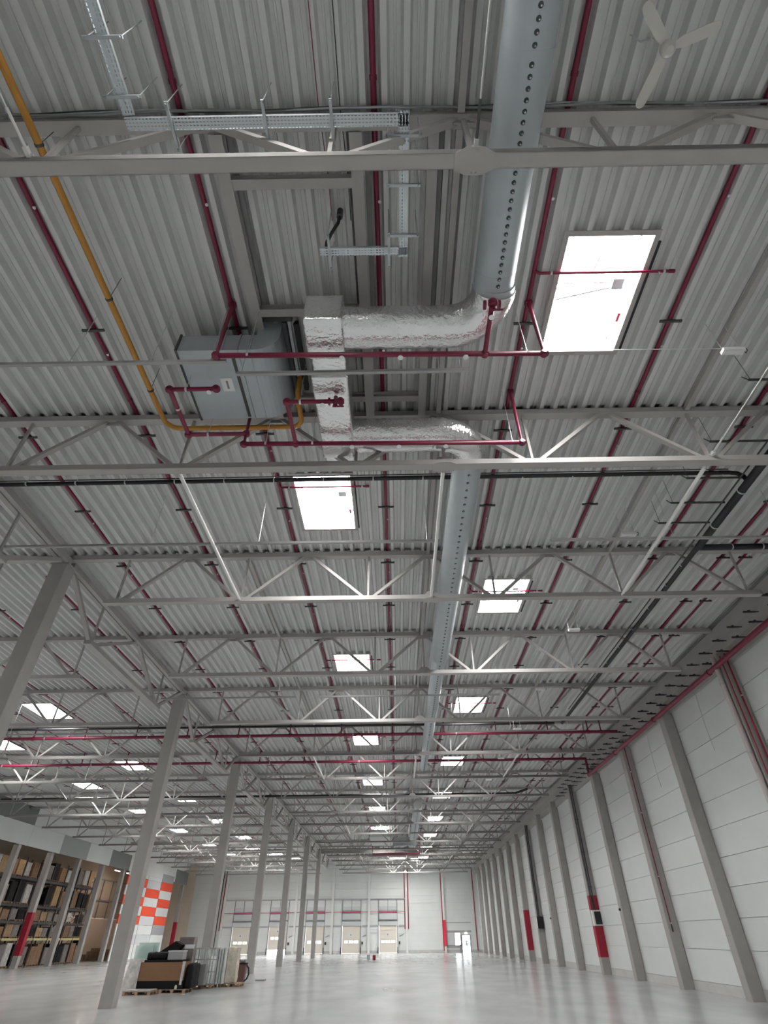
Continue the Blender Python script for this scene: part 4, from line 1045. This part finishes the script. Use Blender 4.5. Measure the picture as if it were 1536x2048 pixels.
t = thing('grey_box', 'upright grey carton behind the small grey box', 'box', (0, 0, 0)); B(-10.75, -10.3, 34.5, 34.9, 0.0, 1.75).build('body', WRAPG, t); B(-10.76, -10.29, 34.49, 34.6, 1.6, 1.76).build('flap', PLGREY, t)
t = thing('brown_box', 'brown cardboard box on top of the heap', 'box', (0, 0, 0)); B(-11.3, -10.55, 35.2, 35.8, 1.55, 2.05).build('body', WRAPG, t); B(-11.3, -10.55, 35.2, 35.8, 0.0, 1.55).build('lower_box', WRAPD, t); B(-11.31, -10.54, 35.45, 35.5, 2.045, 2.055).build('tape', CARTONL, t)
t = thing('black_sack', 'black wrapped block right of the cardboard crate', 'sack', (0, 0, 0)); soft_box(-10.16, -9.85, 33.5, 34.7, 0.16, 1.05, 0.08, WRAPD, 'sack', t, 0.02)
t = thing('glazed_frames', 'white framed glass panels standing on a pallet', 'frame', (0, 0, 0))
for q in range(2):
    y = 36.1 + 0.5 * q
    m = MB()
    for i in range(5): x = -10.78 + i * 0.32; m.box(x, x + 0.035, y, y + 0.05, 0.15, 1.6)
    for z in (0.15, 0.62, 1.12, 1.57): m.box(-10.78, -9.46, y, y + 0.05, z, z + 0.035)
    m.build('frame', WRAPW, t)
    B(-10.76, -9.48, y + 0.02, y + 0.03, 0.17, 1.58).build('pane', GLASS, t)
t = thing('dark_carton', 'dark wrapped carton in front of the white frames', 'carton', (0, 0, 0)); soft_box(-10.55, -9.85, 35.6, 36.05, 0.15, 0.98, 0.05, TRIMD, 'carton', t, 0.01)
t = thing('grey_sheets', 'grey metal sheets standing on edge', 'sheet', (0, 0, 0))
for i in range(4): B(-9.6 + 0.11 * i, -9.53 + 0.11 * i, 36.4 + 0.1 * i, 37.4, 0.15, 1.55 + 0.02 * i).build('sheet', [PGREY, PLGREY, CURT, PLGREY][i], t)
t = thing('bubble_wrapped_panel', 'panel in shiny clear bubble wrap standing on a pallet', 'wrapped panel', (0, 0, 0))
BUB = mat('bubble_wrap', (0.62, 0.56, 0.47), 0.18, 0.1, 0.2, 4, 0.9, 9)
soft_box(-9.2, -8.62, 37.1, 37.6, 0.15, 1.62, 0.05, BUB, 'wrapping', t, 0.02)
t = thing('brown_bin', 'brown wheeled bin stuffed with grey plastic', 'bin', (-9.0, 40.0, 0))
m = MB(); m.hexa([(-0.2, -0.2, 0.02), (0.2, -0.2, 0.02), (0.2, 0.2, 0.02), (-0.2, 0.2, 0.02), (-0.26, -0.25, 0.85), (0.26, -0.25, 0.85), (0.26, 0.25, 0.85), (-0.26, 0.25, 0.85)]); m.build('body', mat('bin_brown', (0.12, 0.055, 0.045), 0.5), t)
B(-0.28, 0.28, -0.27, 0.27, 0.83, 0.88).build('rim', WRAPD, t); soft_box(-0.2, 0.2, -0.2, 0.2, 0.84, 1.02, 0.07, WRAPG, 'plastic_bag', t, 0.03)
MB().tube([(0.26, 0, 0.8), (0.4, 0, 0.65), (0.44, 0, 0.4), (0.36, 0, 0.2), (0.2, 0, 0.08)], 0.04, 8).build('hose', BLACK, t)
t = thing('floor_plate', 'small dark plate lying on the floor beside the brown bin', 'plate', (0, 0, 0)); B(-8.6, -8.05, 42.2, 42.7, 0, 0.05).build('plate', TRIMD, t); B(-8.55, -8.1, 42.25, 42.65, 0.05, 0.06).build('top_sheet', PGREY, t)

# ------------------------------------------------------------------ pallet rack in the side hall
RX0, RX1, RY0, NB, BW = -38.3, -37.1, 46.6, 12, 2.8
LEV = [0.0, 2.2, 3.5, 4.8, 6.95]
rk = thing('pallet_rack', 'dark steel pallet rack full of goods behind the left openings', 'pallet rack', (RX0, RY0, 0))
for i in range(NB + 1):
    m = MB(); y = i * BW
    for x in (0.04, RX1 - RX0 - 0.04): m.box(x - 0.05, x + 0.05, y - 0.05, y + 0.05, 0, 8.6)
    for j in range(8): m.bar((0.04, y, 0.3 + j), (RX1 - RX0 - 0.04, y, 1.3 + j) if j % 2 else (RX1 - RX0 - 0.04, y, 0.9 + j), 0.03, 0.03)
    m.build('upright_frame', RACKD, rk)
    for z in LEV[1:]:
        if i < NB:
            for x in (0.04, RX1 - RX0 - 0.04): B(x - 0.03, x + 0.03, y + 0.05, y + BW - 0.05, z - 0.2, z).build('beam', RACKY if z < 3 else RACKD, rk)
kinds = [('brown', CARTON), ('tan', CARTONL), ('grey wrapped', WRAPG), ('white wrapped', WRAPW), ('dark', WRAPD)]
pm_me = pallet_mesh(1.15, 1.15).mesh('pallet', WOOD)
lv = ['on the floor level', 'on the second level', 'on the third level', 'on the fourth level', 'on the top level']
gm = {}
def goods(kind, h):
    key = (kind, round(h, 1))
    if key not in gm:
        m = MB(); n = max(2, int(h / 0.35)); q = random.Random(hash(kind) % 97 + int(h * 10))
        if kind in ('brown', 'tan'):
            for r in range(n):
                for a in range(3):
                    for b in range(3):
                        j = q.uniform(0, 0.015); z = r * h / n
                        m.box(0.03 + a * 0.37 + j, 0.39 + a * 0.37 + j, 0.03 + b * 0.37, 0.39 + b * 0.37, z + 0.004, z + h / n - 0.004)
        else:
            for r in range(2):
                z = r * h / 2; j = q.uniform(-0.03, 0.03)
                m.prism([(0.1 + j, 0.04), (1.05 + j, 0.04), (1.12, 0.12), (1.12, 1.02), (1.05, 1.1 + j), (0.1, 1.1), (0.03, 1.02), (0.03, 0.12)], 2, z, z + h / 2 - 0.01)
        gm[key] = m.mesh('goods', dict(kinds)[kind])
    return gm[key]
rq = random.Random(11)
for b in range(NB):
    for l, z in enumerate(LEV):
        for s in range(2):
            if rq.random() < 0.08: continue
            h = {0: 1.7, 1: 0.9, 2: 0.85, 3: 1.7, 4: 1.5}[l] * rq.uniform(0.75, 1.0)
            kind = rq.choices([k[0] for k in kinds], [5, 2, 5, 3, 3])[0]
            t = thing('pallet_load', f'{kind} load {lv[l]}, rack bay {ORD[NB - 1 - b]} from the right, {["left", "right"][s]} half', 'pallet load', (RX0 + 0.02 + rq.uniform(-0.08, 0.1), RY0 + b * BW + 0.12 + s * 1.3 + rq.uniform(-0.03, 0.05), z), 'pallet loads on the left rack')
            place('pallet', pm_me, t); place('goods', goods(kind, round(h, 1)), t, (0, 0, 0.145))
for i in range(5):
    y = 86.3 + i * 0.0 + 1.05 * i
    t = thing('pallet_stack', f'{ORD[i]} brown pallet stack from the left by the cream side wall', 'pallet stack', (-39.6, y, 0), 'brown pallet stacks by the cream wall')
    for j in range(4 + (i * 2) % 5): place('pallet', pm_me, t, (0, 0, 0.15 * j))
t = thing('black_cabinet', 'tall black cabinet beside the brown pallet stacks', 'cabinet', (-40.3, 84.6, 0)); B(0, 0.8, 0, 1.0, 0, 2.4).build('body', WRAPD, t); B(0.8, 0.82, 0.05, 0.95, 0.1, 2.3).build('door', BLACK, t)
for i, y in enumerate((46, 54, 62, 70, 78, 87, 91)):
    t = thing('tube_lamp', f'{ORD[i]} warm tube lamp from the left in the side hall', 'lamp', (-36.2 if i < 5 else -38.0, y, 9.3), 'tube lamps of the side hall')
    B(-0.12, 0.12, -1.2, 1.2, 0.03, 0.1).build('housing', EMER, t); B(-0.09, 0.09, -1.15, 1.15, 0.0, 0.03).build('tube', LAMP if i < 5 else LAMPB, t)
    for s in (-1, 1): MB().tube([(0, s, 0.1), (0, s, 2.58)], 0.01, 5).build('suspension_rod', GALV, t)
# person in the far doorway
SKIN = mat('skin', (0.45, 0.28, 0.2), 0.6); CLOTH = mat('grey_clothes', (0.22, 0.23, 0.24), 0.8)
p = thing('person', 'small grey-clothed person standing outside the glazed far door', 'person', (11.0, FARY + 1.2, 0))
bm = bmesh.new(); lay = bm.verts.layers.skin.verify()
J = {'pel': ((0, 0, .95), .12), 'chest': ((0, 0, 1.3), .14), 'neck': ((0, 0, 1.5), .055), 'head': ((0, -.01, 1.62), .085), 'top': ((0, 0, 1.72), .07),
     'hl': ((-.09, 0, .88), .085), 'kl': ((-.1, -.02, .48), .06), 'al': ((-.1, 0, .08), .04), 'fl': ((-.1, -.14, .04), .035), 'hr': ((.09, 0, .88), .085), 'kr': ((.1, -.02, .48), .06), 'ar': ((.1, 0, .08), .04), 'fr': ((.1, -.14, .04), .035),
     'sl': ((-.19, 0, 1.42), .06), 'el': ((-.25, .02, 1.15), .043), 'wl': ((-.26, -.04, .9), .03), 'nl': ((-.26, -.06, .8), .03), 'sr': ((.19, 0, 1.42), .06), 'er': ((.25, .02, 1.15), .043), 'wr': ((.26, -.04, .9), .03), 'nr': ((.26, -.06, .8), .03)}
vs = {}
for n_, (c, r) in J.items():
    v = bm.verts.new(c); v[lay].radius = (r, r); v[lay].use_root = n_ == 'pel'; vs[n_] = v
for a, b in (('pel', 'chest'), ('chest', 'neck'), ('neck', 'head'), ('head', 'top'), ('pel', 'hl'), ('hl', 'kl'), ('kl', 'al'), ('al', 'fl'), ('pel', 'hr'), ('hr', 'kr'), ('kr', 'ar'), ('ar', 'fr'), ('chest', 'sl'), ('sl', 'el'), ('el', 'wl'), ('wl', 'nl'), ('chest', 'sr'), ('sr', 'er'), ('er', 'wr'), ('wr', 'nr')):
    bm.edges.new((vs[a], vs[b]))
me = bpy.data.meshes.new('body'); bm.to_mesh(me); bm.free(); me.materials.append(CLOTH)
o = place('body', me, p); o.modifiers.new('skin', 'SKIN').use_smooth_shade = True; o.modifiers.new('sub', 'SUBSURF').levels = 1
MB().tube([(0, 0.01, 1.66), (0, 0.01, 1.7), (0, 0.01, 1.745)], [0.1, 0.1, 0.05], 12).build('hair', DARK, p)
